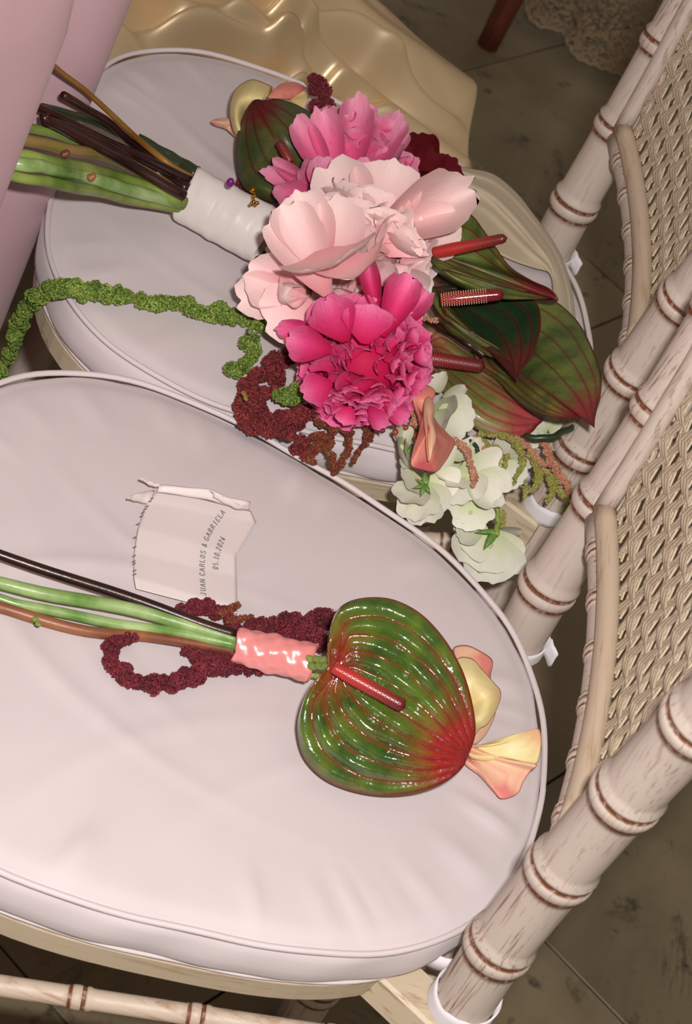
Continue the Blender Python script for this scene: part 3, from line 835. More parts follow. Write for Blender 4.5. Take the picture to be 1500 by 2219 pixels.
def child_mesh(name, V, Fc, mat, part, uv=None, kind=None, col=None):
    """sub-part in world coordinates under a part whose own data is in world coordinates"""
    o = mesh_obj(name, V, Fc, mat, None, uv=uv, col=col, kind=kind); o.parent = part
    o.matrix_parent_inverse = Matrix.Identity(4)
    if part.get('origin') is not None and part.location.length > 0: o.matrix_basis = Matrix.Translation(-Vector(part['origin']))
    return o
ICO_V = None
def ico():
    t = (1 + 5 ** .5) / 2
    v = np.array([(-1, t, 0), (1, t, 0), (-1, -t, 0), (1, -t, 0), (0, -1, t), (0, 1, t), (0, -1, -t), (0, 1, -t), (t, 0, -1), (t, 0, 1), (-t, 0, -1), (-t, 0, 1)], float)
    v /= np.linalg.norm(v[0])
    f = np.array([(0, 11, 5), (0, 5, 1), (0, 1, 7), (0, 7, 10), (0, 10, 11), (1, 5, 9), (5, 11, 4), (11, 10, 2), (10, 7, 6), (7, 1, 8), (3, 9, 4), (3, 4, 2), (3, 2, 6), (3, 6, 8), (3, 8, 9), (4, 9, 5), (2, 4, 11), (6, 2, 10), (8, 6, 7), (9, 8, 1)])
    return v, f
IV, IF = ico()
def soup(centres, radii, tint):
    C_ = np.asarray(centres); r = np.asarray(radii)
    V = (C_[:, None] + IV[None] * r[:, None, None]).reshape(-1, 3)
    T = (IF[None] + 12 * np.arange(len(C_))[:, None, None]).reshape(-1, 3)
    c = np.repeat(np.asarray(tint), 12); col = np.stack([c, c, c, np.ones_like(c)], 1)
    return V, T, col
def amaranth(name, paths, mat, parent, bpx=3.0, dens=1.0, lobes=4, floor_h=None, kind='stuff'):
    Cs = []; Rs = []; Ts = []
    for path in paths:
        P = np.array(path, float)
        seglen = np.sum(np.linalg.norm(np.diff(P[:, :2], axis=0), axis=1))
        rm = P[:, 3].mean(); n = max(2, int(seglen / (rm * .8)))
        Q = cr(P, n)
        for q_ in Q:
            c0 = H(q_[0], q_[1], q_[2]); s = S(c0); r0 = q_[3] * s
            for l in range(lobes):
                d = nrg.normal(size=3); d /= np.linalg.norm(d)
                lr = r0 * nrg.uniform(.42, .68); lc = c0 + d * r0 * nrg.uniform(.3, .62)
                k = int(dens * 4 * (lr / s) ** 2 / (bpx ** 2) * 1.1) + 4
                dd = nrg.normal(size=(k, 3)); dd /= np.linalg.norm(dd, axis=1)[:, None]
                dd = dd[(dd @ VIEW(lc)) > -.35]
                pts = lc + dd * lr * nrg.uniform(.88, 1.06, size=(len(dd), 1))
                Cs.append(pts); Rs.append(np.full(len(pts), bpx * s) * nrg.uniform(.7, 1.25, len(pts)))
                Ts.append(np.clip(nrg.normal(.5, .2, len(pts)) + nrg.normal(0, .12), 0, 1))
                Cs.append(lc[None]); Rs.append(np.array([lr * .9])); Ts.append(np.array([.1]))
    V, T, col = soup(np.vstack(Cs), np.concatenate(Rs), np.concatenate(Ts))
    return fast_obj(name, V, T, mat, parent, kind=kind, col=col)
def stem(parent, pts, rpx, mat, name='stem', seg=12):
    P = cr([H(p[0], p[1], p[2] + (.082 * min(1, max(0, (330 - p[0]) / 250)) if parent.name == 'bridal_bouquet' else 0)) for p in pts], 28)
    r = [x * S(P[0]) for x in (rpx if hasattr(rpx, '__len__') else (rpx, rpx))]
    P = P + np.array([[.0006 * math.sin(i * .9 + pts[0][0]), .0005 * math.cos(i * .7 + pts[0][1]), 0] for i in range(28)])
    return tube(name, P, r, mat, parent, seg)
def spadix(part, a, b, rpx, mat, bead=None, name='spadix', taper=.8):
    """beaded finger: tube body plus nubs"""
    A = H(*a); B = H(*b); s = S(A); n = 26
    P = np.array([A + (B - A) * t for t in np.linspace(0, 1, n)])
    rr = [rpx * s * (.8 + .2 * math.sin(min(1, t * 3) * 1.57)) * (1 - (1 - taper) * t) * (math.sqrt(max(0, 1 - ((t - .93) / .07) ** 2)) if t > .93 else 1) for t in np.linspace(0, 1, n)]
    V, Fc, uv = tube_geo(P, rr, 18)
    Vt = [np.array(v) for v in V]; Ft = [f for f in Fc]; uvs = list(uv)
    L = np.linalg.norm(B - A); d = (B - A) / L; u = np.cross(d, [0, 0, 1.0]); u /= np.linalg.norm(u); w = np.cross(u, d)
    rows = int(L / (5.2 * s)); per = int(6.28 * rpx / 5.4)
    for i in range(rows):
        t = (i + .5) / rows
        if t > .93: continue
        rad_ = np.interp(t, np.linspace(0, 1, n), rr)
        for k in range(per):
            a_ = 6.283 * (k + .5 * (i % 2)) / per
            nn = math.cos(a_) * u + math.sin(a_) * w
            if nn @ VIEW(A) < -.3: continue
            c = A + d * L * t + nn * rad_ * .98
            b0 = len(Vt)
            for v in IV: Vt.append(c + v * 1.9 * s)
            for f in IF: Ft.append(tuple(int(b0 + x) for x in f))
            uvs += [(t, 0)] * 12
    o = child_mesh(name, Vt, Ft, mat, part, uv=uvs)
    if bead is not None:
        Cs = []
        for i in range(rows):
            t = (i + .5) / rows
            if t > .74: continue
            rad_ = np.interp(t, np.linspace(0, 1, n), rr)
            for k in range(per):
                a_ = 6.283 * (k + .5 * (i % 2)) / per; nn = math.cos(a_) * u + math.sin(a_) * w
                if nn @ VIEW(A) < -.2: continue
                Cs.append(A + d * L * t + nn * (rad_ + 1.6 * s))
        V, T, col = soup(Cs, np.full(len(Cs), 1.35 * s), np.ones(len(Cs)))
        child_mesh('pale_beads', V, T, bead, part, kind='stuff')
    return o

# ================================================================== FRONT POSY
fb = thing('posy', H(300, 1350, .0), 'small posy of one glossy green anthurium and dark red amaranth on the front cushion', 'bouquet')
amaranth('amaranth', [
    [(395, 1330, .012, 20), (430, 1312, .014, 24), (470, 1320, .014, 22), (500, 1345, .012, 20), (520, 1375, .012, 16)],
    [(250, 1385, .010, 20), (240, 1420, .010, 22), (260, 1455, .010, 24), (310, 1478, .012, 25), (370, 1480, .012, 25), (420, 1465, .012, 25), (450, 1445, .012, 23), (500, 1447, .010, 20), (560, 1452, .010, 15)],
    [(255, 1392, .012, 17), (290, 1382, .012, 13)],
    [(405, 1410, .012, 14), (440, 1425, .012, 20), (490, 1432, .012, 18), (530, 1430, .012, 14)],
    [(545, 1362, .012, 20), (590, 1360, .014, 22), (640, 1345, .016, 26), (690, 1342, .016, 26), (722, 1345, .014, 22)],
    [(620, 1385, .010, 20), (670, 1380, .010, 26), (700, 1395, .010, 20)],
], M_abur, fb, 2.7)
amaranth('amaranth_tip', [[(480, 1330, .016, 10), (515, 1312, .016, 8)], [(500, 1345, .016, 9), (545, 1335, .016, 6)]], M_arust, fb, 2.6)
stem(fb, [(-170, 1118, .018), (-80, 1172, .018), (0, 1203, .018), (200, 1268, .02), (400, 1338, .022), (520, 1380, .024)], (11, 13), M_sdark)
stem(fb, [(-160, 1232, .014), (-80, 1248, .014), (0, 1265, .014), (130, 1292, .016), (300, 1325, .018), (420, 1358, .020), (525, 1392, .022)], (13, 16, 15), M_sbright)
stem(fb, [(-140, 1252, .009), (-80, 1272, .009), (0, 1297, .009), (80, 1318, .010), (230, 1348, .012), (380, 1372, .015), (530, 1402, .020)], (9, 12, 14), M_sbright)
stem(fb, [(-150, 1268, .007), (-80, 1295, .007), (0, 1315, .007), (90, 1345, .008), (200, 1368, .010), (330, 1382, .012), (430, 1395, .014), (530, 1415, .016)], (15, 13, 12), M_sbrown)
stem(fb, [(75, 1340, .012), (85, 1356, .014)], (7, 4), M_sgreen, 'bud')
for (a, b, r_) in (((660, 1425, .034), (722, 1432, .054), 9), ((655, 1440, .030), (712, 1444, .050), 9), ((640, 1452, .014), (705, 1468, .02), 8), ((700, 1465, .02), (690, 1490, .012), 9)):
    stem(fb, [a, ((a[0] + b[0]) / 2, (a[1] + b[1]) / 2 + 2, (a[2] + b[2]) / 2), b], (r_, r_ * .8), M_sgreen)

def wrap(parent, axis_px, half_px, mat, hh, turns, seed, name='ribbon_wrap', thickpx=None, nu=60, nv=64, slant=.25, cz=1.0, cz2=.12):
    """satin wound round the stems, with overlapping edges and creases"""
    A = H(*axis_px[0]); B = H(*axis_px[1]); d = B - A; L = np.linalg.norm(d); d /= L
    z = VIEW(A); s_ = np.cross(d, z); s_ /= np.linalg.norm(s_); w = np.cross(s_, d)
    s = S(A); rg = random.Random(seed); V = []
    cre = [(rg.random(), rg.uniform(-.5, .5), rg.uniform(.5, 1)) for _ in range(9)]
    for i in range(nu):
        t = i / (nu - 1)
        hw = (half_px[0] * (1 - t) + half_px[1] * t) * s
        for k in range(nv):
            a = 2 * math.pi * k / nv
            f = (t * turns + slant * math.sin(a)) % 1.0
            rr = 1 + .035 * f * cz + .012 * math.sin(3 * a + 5 * t) + cz2 * (.05 * math.sin(9 * t + 2 * math.sin(2 * a) + seed) + .04 * math.sin(17 * t - 3 * a) * math.sin(5 * a + 2) + .03 * math.sin(31 * t + 4 * a))
            for (c0, sl, am) in cre: rr += .014 * am * math.exp(-((t - c0 - sl * .25 * math.sin(a)) / .03) ** 2)
            V.append(A + d * L * (t + .02 * math.sin(3 * a + seed) * (1 if t in (0, 1) else 0)) + s_ * hw * rr * math.cos(a) + w * hw * hh * rr * math.sin(a))
    Fc = []
    for i in range(nu - 1):
        for k in range(nv):
            k2 = (k + 1) % nv; Fc.append((i * nv + k, i * nv + k2, (i + 1) * nv + k2, (i + 1) * nv + k))
    o = mesh_obj(name, V, Fc, mat, parent)
    sm = o.modifiers.new('s', 'SOLIDIFY'); sm.thickness = .0007
    return o
wrap(fb, [(512, 1397, .022), (678, 1438, .032)], (36, 40), M_psatin, .75, 1.6, 4, cz2=1.0)
fa = blade('anthurium', M_an_front, fb, (715, 1443),
    [(713, 1420), (714, 1385), (724, 1340), (746, 1311), (790, 1297), (850, 1300), (910, 1330), (960, 1382), (1000, 1450), (1022, 1520), (1030, 1588), (1013, 1641), (998, 1668), (960, 1696), (900, 1717), (830, 1723), (760, 1712), (700, 1685), (660, 1640), (647, 1580), (656, 1530), (676, 1490), (700, 1463), (711, 1452)],
    11, [0.0591, 0.065, 0.0732, 0.0798, 0.0855, 0.0898, 0.0896, 0.0849, 0.0768, 0.067, 0.0563, 0.0462, 0.0406, 0.0329, 0.0247, 0.0182, 0.0145, 0.0142, 0.0185, 0.0274, 0.0364, 0.0446, 0.051, 0.0537], 0.0545, .003, 100, 320, (.2, .4, .6, .8), .0034, 3.2, redk=.95, red_at=.14, wav=.0014)
spadix(fa, (722, 1446, 0.0625), (880, 1533, 0.0636), 15, M_spad, taper=1.0)
def solidpair(name, mat, parent, attach, outline, tip_i, eh, ah, bulge, **kw): kw.pop('relief', 0); return blade(name, mat, parent, attach, outline, tip_i, eh, ah, bulge, rings=30, n=120, relief=.00015, vk=.12, **kw)
# two callas beyond the anthurium
solidpair('calla_lily', M_calla_b, fb, (1010, 1560), [(985, 1420), (985, 1402), (1012, 1398), (1042, 1411), (1068, 1432), (1064, 1470), (1075, 1520), (1070, 1560), (1045, 1602), (1018, 1610), (1000, 1560), (990, 1490)], 4,
    [.02, .022, .026, .028, .026, .022, .018, .014, .012, .012, .014, .018], .01, .004, veins=(.4, .75), relief=.0004)
cl = solidpair('calla_lily', M_calla_y, fb, (1015, 1530), [(985, 1450), (995, 1425), (1025, 1428), (1045, 1450), (1070, 1478), (1086, 1500), (1078, 1535), (1058, 1568), (1040, 1580), (1022, 1600), (1008, 1560), (995, 1500)], 5,
    [.028, .030, .032, .032, .032, .030, .026, .022, .020, .02, .024, .026], .02, .006, veins=(.4, .75), relief=.0004, redk=.45)
solidpair('calla_lily', M_calla_b, fb, (1012, 1632), [(1006, 1612), (1060, 1630), (1120, 1648), (1160, 1655), (1163, 1662), (1150, 1672), (1135, 1695), (1122, 1720), (1088, 1731), (1070, 1716), (1040, 1682), (1005, 1652)], 8,
    [.012, .016, .020, .024, .024, .018, .014, .010, .008, .006, .006, .008], .008, .003, veins=(.4, .75), relief=.0004)
solidpair('calla_lily', M_calla_y, fb, (1020, 1622), [(1008, 1612), (1040, 1614), (1080, 1612), (1120, 1600), (1150, 1583), (1168, 1579), (1174, 1605), (1170, 1640), (1160, 1656), (1120, 1650), (1070, 1650), (1020, 1642)], 5,
    [.014, .02, .024, .028, .032, .034, .032, .026, .022, .018, .014, .012], .012, .003, veins=(.4, .75), relief=.0004, redk=.6)

# ================================================================== REAR BOUQUET
rb = thing('bridal_bouquet', H(700, 560, .0), 'large bouquet of pink peonies, dark anthuriums and white sweet peas on the rear cushion', 'bouquet')
# stems
stem(rb, [(103, 132, .075), (200, 210, .060), (330, 328, .046), (420, 390, .042)], (6, 8), M_sorange)
stem(rb, [(138, 207, .055), (230, 262, .044), (330, 345, .038), (420, 400, .042)], (9, 11), M_sdark)
stem(rb, [(30, 205, .020), (100, 240, .022), (250, 315, .030), (420, 395, .042)], (8, 12), M_sdark)
stem(rb, [(95, 250, .028), (115, 268, .028), (260, 345, .036), (400, 425, .045)], (10, 13), M_sdark)
stem(rb, [(100, 262, .020), (200, 300, .026), (320, 365, .036), (410, 410, .042)], (13, 14), M_sdark)
stem(rb, [(160, 238, .016), (250, 280, .022), (380, 355, .032), (430, 372, .036)], (12, 12), M_sdgreen)
stem(rb, [(90, 232, .018), (200, 262, .022), (340, 330, .030), (425, 380, .036)], (9, 12), M_sdgreen)
stem(rb, [(300, 300, .020), (380, 345, .03), (428, 372, .035)], (11, 12), M_sdgreen)
stem(rb, [(40, 272, .012), (150, 300, .016), (300, 370, .026), (410, 435, .034)], (11, 13), M_sgreen)
stem(rb, [(30, 298, .016), (140, 322, .020), (270, 352, .030), (400, 430, .040)], (14, 16), M_solive)
stem(rb, [(20, 330, .012), (120, 352, .018), (260, 385, .026), (400, 440, .036)], (13, 16), M_sgreen)
stem(rb, [(15, 352, .010), (90, 362, .012), (200, 388, .020), (390, 442, .030)], (16, 15), M_sbright)
stem(rb, [(10, 378, .006), (120, 398, .010), (260, 425, .016), (400, 452, .026)], (12, 14), M_sgreen)
stem(rb, [(10, 385, .002), (150, 405, .006), (260, 432, .012), (395, 458, .022)], (7, 9), M_solive)
for (u, v, h) in ((143, 335, .028), (200, 385, .026)):
    stem(rb, [(u - 4, v, h), (u + 3, v - 4, h + .004)], (8, 6), M_sbrown, 'node')
stem(rb, [(362, 450, .01), (370, 470, .006)], (3, 1), M_sgreen, 'thorn')
for k, (a, b) in enumerate((((590, 470, .03), (640, 470, .03)), ((585, 500, .03), (640, 500, .03)), ((580, 530, .025), (640, 530, .025)), ((575, 555, .02), (640, 550, .02)))):
    stem(rb, [a, ((a[0] + b[0]) / 2, a[1] - 3, a[2]), b], (12, 12), (M_sgreen, M_sdgreen)[k % 2])
wr_ = wrap(rb, [(405, 420, .032), (582, 516, .036)], (60, 62), M_wsatin, .62, 2.2, 2, cz=.5, cz2=.18)
ball('pearl_pin', H(499, 396, .072), 10.5 * S(H(499, 396, .07)), M_pearl, rb, scale=(.85, .85, 1.15))
for (u, v, r_) in ((548, 412, 6), (552, 425, 4), (550, 438, 5), (557, 440, 5), (545, 441, 4)):
    ball('gold_pin_bead', H(u, v, .073), r_ * S(H(u, v, .07)), M_goldm, rb, 10, 8)
stem(rb, [(548, 410, .072), (552, 425, .073), (549, 440, .072)], (1.5, 1.5), M_goldm, 'gold_pin')

# green and red amaranth
amaranth('green_amaranth', [
    [(-6, 830, -.150, 14), (12, 790, -.12, 17), (30, 740, -.085, 21), (45, 690, -.055, 23), (72, 650, -.02, 23), (110, 627, .006, 24), (150, 628, .012, 24), (200, 632, .012, 25), (245, 640, .012, 22), (280, 645, .012, 20)],
    [(308, 650, .012, 22), (350, 657, .013, 22), (400, 665, .013, 26), (440, 675, .013, 24), (480, 683, .014, 26), (505, 688, .014, 20)],
    [(535, 690, .016, 26), (565, 695, .016, 24), (600, 722, .016, 16), (640, 735, .016, 12)],
    [(545, 745, .014, 26), (535, 780, .014, 26), (510, 800, .014, 25)],
    [(600, 862, .018, 14), (630, 858, .022, 26), (650, 850, .022, 22)],
], M_agreen, rb, 2.9)
stem(rb, [(540, 720, .03), (552, 700, .032), (575, 680, .034)], (5, 5), M_sgreen, 'amaranth_stem')
stem(rb, [(505, 690, .014), (545, 705, .012), (640, 740, .012)], (4, 4), M_sgreen, 'amaranth_stem')
amaranth('red_amaranth', [
    [(645, 755, .020, 20), (625, 775, .020, 22), (585, 790, .018, 26), (600, 815, .018, 26), (555, 815, .016, 24), (540, 850, .014, 24), (520, 880, .012, 20), (530, 915, .010, 22), (570, 930, .010, 26), (610, 925, .012, 22)],
    [(580, 850, .014, 22), (560, 880, .014, 24), (575, 905, .012, 22), (640, 900, .014, 20), (680, 890, .014, 22)],
    [(620, 940, .010, 22), (650, 965, .008, 22), (665, 985, .006, 18)],
    [(570, 905, .012, 22), (630, 915, .012, 24), (660, 900, .012, 20)],
], M_ared, rb, 2.8)
amaranth('red_amaranth_spray', [
    [(690, 905, .012, 16), (720, 925, .012, 14), (715, 960, .010, 12), (720, 1000, .006, 12), (728, 1025, .002, 9)],
    [(740, 915, .012, 14), (760, 940, .012, 12), (750, 985, .008, 9), (735, 1010, .004, 9)],
    [(790, 915, .012, 14), (800, 945, .010, 12), (780, 975, .008, 8), (765, 1000, .006, 7)],
    [(810, 912, .014, 10), (830, 932, .010, 4)],
    [(680, 950, .010, 12), (700, 945, .010, 12), (670, 980, .008, 13), (680, 1000, .006, 9)],
    [(700, 915, .012, 13), (745, 930, .012, 12)], [(690, 975, .008, 8), (705, 960, .01, 8)],
], M_arust, rb, 2.5, lobes=3)
stem(rb, [(527, 850, .03), (535, 868, .03)], (5, 3), M_solive, 'amaranth_stem')
amaranth('burgundy_amaranth', [[(690, 182, .03, 22), (700, 205, .03, 22), (700, 230, .03, 24), (712, 245, .03, 14)], [(675, 195, .03, 16), (680, 235, .03, 20)]], M_abur, rb, 2.8)
amaranth('burgundy_amaranth', [[(525, 400, .02, 12), (545, 425, .02, 10)]], M_abur, rb, 2.5)
amaranth('burgundy_amaranth', [[(830, 305, .02, 8), (850, 312, .02, 8), (865, 318, .02, 8)]], M_abur, rb, 2.5)

# anthuriums of the bouquet
a0 = blade('anthurium', M_an_olive, rb, (650, 390), [(700, 420), (640, 440), (590, 438), (552, 425), (524, 402), (512, 355), (512, 305), (524, 258), (548, 218), (575, 217), (606, 215), (650, 230), (690, 260), (712, 310)], 8,
    [.03, .03, .028, .026, .026, .028, .034, .042, .05, .056, .06, .06, .055, .045], .035, .012, 60, 200, (.35, .65), .0008, 2.6, redk=1.1)
spadix(a0, (630, 352, .062), (604, 306, .068), 10, M_spad_dk, taper=.95)
a3 = blade('anthurium', M_an, rb, (1045, 745), [(1035, 690), (1080, 660), (1130, 640), (1175, 638), (1215, 660), (1255, 700), (1285, 757), (1303, 812), (1302, 858), (1294, 888), (1290, 908), (1288, 927), (1281, 913), (1266, 904), (1210, 906), (1160, 892), (1115, 862), (1075, 822), (1030, 785)], 11,
    [.05, .052, .055, .058, .062, .070, .080, .088, .092, .094, .095, .096, .093, .090, .078, .062, .048, .038, .034], .022, .010, 64, 220, (.3, .58, .82), .0008, 2.6)
a4 = blade('anthurium', M_an_pale, rb, (905, 745), [(900, 720), (915, 702), (960, 700), (1010, 735), (1060, 785), (1115, 835), (1158, 870), (1171, 896), (1177, 911), (1166, 922), (1148, 940), (1105, 951), (1045, 938), (1005, 905), (965, 855), (930, 805), (905, 770)], 8,
    [.02, .022, .026, .028, .028, .028, .028, .028, .028, .026, .024, .02, .016, .014, .014, .014, .016], .014, .010, 64, 220, (.3, .58, .82), .0008, 2.6)
spadix(a4, (905, 772, .036), (1052, 795, .046), 16, M_spad_dk, taper=.85)
stem(rb, [(915, 688, .04), (960, 712, .046), (1010, 742, .052), (1050, 770, .05)], (8, 8), M_sdark, 'anthurium_stem')
a2 = blade('anthurium', M_an_dark, rb, (930, 620), [(915, 550), (960, 585), (1020, 618), (1090, 630), (1140, 640), (1166, 662), (1172, 705), (1160, 755), (1143, 785), (1127, 806), (1122, 826), (1118, 804), (1106, 786), (1085, 772), (1045, 752), (1000, 720), (960, 690), (935, 650), (918, 600)], 10,
    [.066, .074, .078, .080, .080, .080, .078, .074, .072, .072, .072, .072, .068, .064, .06, .062, .062, .062, .06], .050, -.006, 64, 220, (.3, .58, .82), .0010, 2.6)
spadix(a2, (955, 650, .078), (1093, 637, .098), 14, M_spad_w, M_bead, taper=.9)
# green underside strip of the middle anthurium
blade('anthurium_lobe', M_an, rb, (960, 680), [(925, 585), (945, 630), (975, 665), (1010, 705), (1060, 745), (1110, 775), (1065, 775), (1010, 745), (965, 712), (935, 670), (925, 630)], 5,
    [.058, .062, .064, .064, .062, .060, .052, .05, .05, .05, .054], .060, .003, 20, 100, (.5,), .0003, 2.2, redk=.3)
a1 = blade('anthurium', M_an, rb, (918, 540), [(918, 530), (930, 490), (952, 456), (988, 452), (1022, 466), (1046, 496), (1075, 537), (1105, 578), (1150, 608), (1192, 628), (1208, 652), (1150, 646), (1085, 640), (1030, 624), (980, 600), (945, 578), (920, 552)], 10,
    [.075, .085, .094, .100, .104, .104, .102, .100, .098, .094, .090, .088, .084, .080, .076, .072, .070], .074, -.004, 64, 220, (.35, .7), .0010, 2.6)
spadix(a1, (940, 548, .092), (1100, 515, .126), 14, M_spad, taper=.7)
# rolled lower lobe of the top anthurium
blade('anthurium_lobe', M_an, rb, (960, 585), [(915, 545), (985, 578), (1045, 602), (1105, 622), (1160, 636), (1200, 648), (1140, 650), (1080, 648), (1020, 632), (965, 604), (930, 572)], 5,
    [.078, .092, .096, .098, .098, .094, .088, .084, .080, .076, .076], .090, .003, 20, 100, (.5,), .0003, 2.2, redk=.3)

# ---- peonies
sp_p = petal_set(M_ppink, 'p', 8, 1, .5, .8, .06, .9, .04)
sp_pi = petal_set(M_ppink, 'p', 8, 2, .6, 1.3, .12, 1.0, .1)
sp_h = petal_set(M_phot, 'h', 8, 3, .6, 1.1, .07, 1.1, .04)
sp_hi = petal_set(M_phot, 'h', 8, 4, .7, 1.4, .12, 1.1, .12)
sp_b = petal_set(M_pblush, 'b', 8, 5, .55, 1.1, .045, 1.15, .03)
sp_bi = petal_set(M_pblush, 'b', 8, 6, .7, 1.5, .08, 1.15, .06)
vw_ = VIEW(H(750, 560, .05))
# pink peony: opened sideways, petals radiating from about (730,420)
pk, pc, pr = peony(rb, 745, 370, .035, 150, vw_ * .75 + UP * .55, [sp_p, sp_pi], [
    (9, 70, 95, .95, 1.15, .62, .1, 0, .15), (16, 45, 75, .95, 1.15, .6, .1, 0, .3)], 11, coremat=M_ppink, corek=.6)
shell(pk, pc, pr * .82, sp_pi, 34, (.4, .7), (.7, 1.1), UP + .4 * vw_, 31, (.2, .9))
for (b_, t_, w_) in (((690, 440, .05), (556, 402, .05), 85), ((700, 430, .055), (560, 365, .05), 45), ((700, 425, .055), (585, 340, .055), 48), ((690, 445, .05), (585, 440, .055), 70),
                     ((700, 400, .06), (640, 330, .075), 70), ((720, 400, .06), (655, 275, .06), 80), ((735, 400, .06), (700, 262, .066), 75), ((755, 400, .06), (770, 262, .06), 90), ((770, 400, .06), (840, 290, .055), 80),
                     ((700, 430, .07), (700, 340, .085), 90), ((745, 430, .07), (750, 340, .09), 90), ((770, 430, .07), (800, 350, .085), 75), ((780, 430, .065), (860, 370, .075), 60)):
    petal_to(pk, rng.choice(sp_p), b_, t_, w_)
for k in range(60):                                             # crinkled right side
    u = rng.uniform(800, 905); v = rng.uniform(320, 420)
    petal_to(pk, rng.choice(sp_pi), (u - 25 + rng.uniform(-10, 10), v + 15, .035 + rng.uniform(0, .02)), (u, v, .05 + rng.uniform(0, .03) * (1 - (u - 800) / 130)), rng.uniform(20, 38), nrm=VIEW(H(u, v)) + RX * rng.uniform(-1, 1) + UP * rng.uniform(-1, 1))
# blush peony
bk, bc, br = peony(rb, 757, 575, .052, 152, vw_ * .9 + UP * .1 + RX * -.1, [sp_b, sp_bi], [
    (12, 80, 105, .95, 1.15, .75, .1, 0, .12)], 12, coremat=M_pblush, corek=.7)
shell(bk, bc, br * .84, sp_b, 44, (.75, 1.1), (.8, 1.1), vw_ * .6 - UP * .1, 32, (.02, .35), hollow=.88, jit=.5)
shell(bk, bc, br * .93, sp_b, 34, (.4, .7), (.9, 1.2), vw_ * .3 + UP * .8, 33, (.02, .25), zone=lambda n: n @ vw_ > .35, hollow=.93, jit=.6)
shell(bk, bc, br * .98, sp_bi, 16, (.25, .4), (.9, 1.2), vw_ * .3 + UP * .8, 36, (.1, .5), zone=lambda n: n @ vw_ > .7, hollow=.96, jit=.9)
for (b_, t_, w_) in (((800, 500, .085), (712, 372, .085), 120), ((820, 510, .085), (845, 392, .088), 130), ((800, 520, .09), (945, 445, .075), 115), ((830, 520, .085), (940, 500, .07), 110), ((640, 620, .07), (528, 650, .035), 90),
                     ((660, 640, .07), (550, 590, .05), 110), ((680, 660, .07), (575, 700, .04), 120), ((700, 590, .10), (660, 470, .09), 110), ((740, 600, .10), (730, 470, .10), 120), ((710, 640, .10), (640, 500, .085), 100),
                     ((700, 540, .115), (735, 650, .118), 170), ((760, 560, .112), (800, 640, .115), 130), ((880, 600, .07), (925, 690, .05), 60), ((850, 580, .08), (905, 640, .06), 70), ((870, 560, .08), (912, 600, .065), 60)):
    petal_to(bk, rng.choice(sp_b), b_, t_, w_)
for (b_, t_, w_) in (((620, 640, .06), (570, 705, .055), 60), ((640, 640, .07), (640, 705, .06), 60), ((610, 620, .065), (590, 600, .08), 50)):
    petal_to(bk, rng.choice(sp_bi), b_, t_, w_)
# hot pink peony
hk, hc, hr = peony(rb, 785, 785, .048, 128, vw_ * .95 - UP * .15, [sp_h, sp_hi], [
    (12, 75, 105, .95, 1.12, .7, .1, 0, .15)], 13, coremat=M_phot, corek=.7)
shell(hk, hc, hr * .9, sp_h, 40, (.5, .8), (.8, 1.1), UP + .3 * vw_, 34, (.05, .5), hollow=.9)
shell(hk, hc, hr * .98, sp_hi, 150, (.25, .45), (.8, 1.3), UP + .6 * vw_, 35, (.15, .9), hollow=.97, jit=1.2)
for (b_, t_, w_) in (((790, 745, .09), (800, 665, .10), 90), ((750, 740, .09), (715, 665, .085), 85), ((840, 720, .08), (895, 665, .07), 60), ((820, 690, .09), (800, 590, .085), 45), ((720, 760, .08), (640, 740, .06), 70),
                     ((700, 720, .07), (600, 712, .05), 40), ((720, 690, .085), (690, 660, .08), 90), ((830, 730, .09), (870, 640, .085), 70), ((720, 830, .07), (660, 850, .05), 60), ((760, 880, .05), (745, 915, .035), 48), ((800, 880, .05), (825, 915, .035), 44), ((830, 870, .05), (868, 900, .035), 40)):
    petal_to(hk, rng.choice(sp_h), b_, t_, w_)

# burgundy flower
sp_g = petal_set(M_pburg, 'g', 4, 7, .25, .35, .06, 1.0)
bg_ = ball('burgundy_bloom', H(920, 400, .03), .010, M_pburg, rb)
for (b_, t_, w_) in (((915, 390, .03), (905, 298, .035), 90), ((925, 400, .03), (990, 355, .04), 75), ((920, 400, .028), (996, 425, .03), 110), ((900, 400, .03), (945, 330, .045), 70), ((930, 430, .028), (985, 470, .02), 80), ((900, 390, .03), (880, 320, .04), 60)):
    petal_to(bg_, rng.choice(sp_g), b_, t_, w_)

# callas top left of the bouquet
solidpair('calla_lily', M_calla_b, rb, (520, 275), [(458, 262), (480, 256), (505, 258), (530, 265), (540, 290), (515, 298), (490, 280), (466, 272)], 0, [.02, .022, .024, .026, .026, .02, .016, .016], .02, .002, veins=(.5,), relief=.0003, redk=.7)
solidpair('calla_lily', M_calla_y, rb, (540, 262), [(512, 292), (500, 262), (499, 225), (512, 192), (540, 173), (562, 175), (588, 188), (570, 190), (552, 205), (548, 240), (540, 290)], 5, [.03, .034, .038, .04, .045, .048, .046, .036, .032, .03, .03], .024, .012, veins=(.4, .75), relief=.0003, redk=.15)
solidpair('calla_lily', M_calla_y, rb, (575, 210), [(545, 215), (552, 195), (568, 184), (590, 188), (585, 205), (570, 222)], 3, [.034, .034, .036, .04, .036, .032], .026, -.003, veins=(.5,), relief=.0003, redk=.2)
solidpair('calla_lily', M_calla_p, rb, (630, 215), [(580, 212), (592, 195), (612, 181), (640, 178), (664, 190), (655, 196), (630, 198), (605, 208)], 4, [.045, .048, .05, .05, .048, .046, .046, .044], .046, .002, veins=(.5,), relief=.0003)
solidpair('calla_lily', M_calla_y, rb, (630, 215), [(590, 212), (610, 204), (640, 198), (662, 200), (665, 218), (655, 235), (630, 228), (610, 216)], 3, [.042, .042, .042, .044, .044, .04, .038, .04], .036, .0, veins=(.5,), relief=.0003, redk=.3)
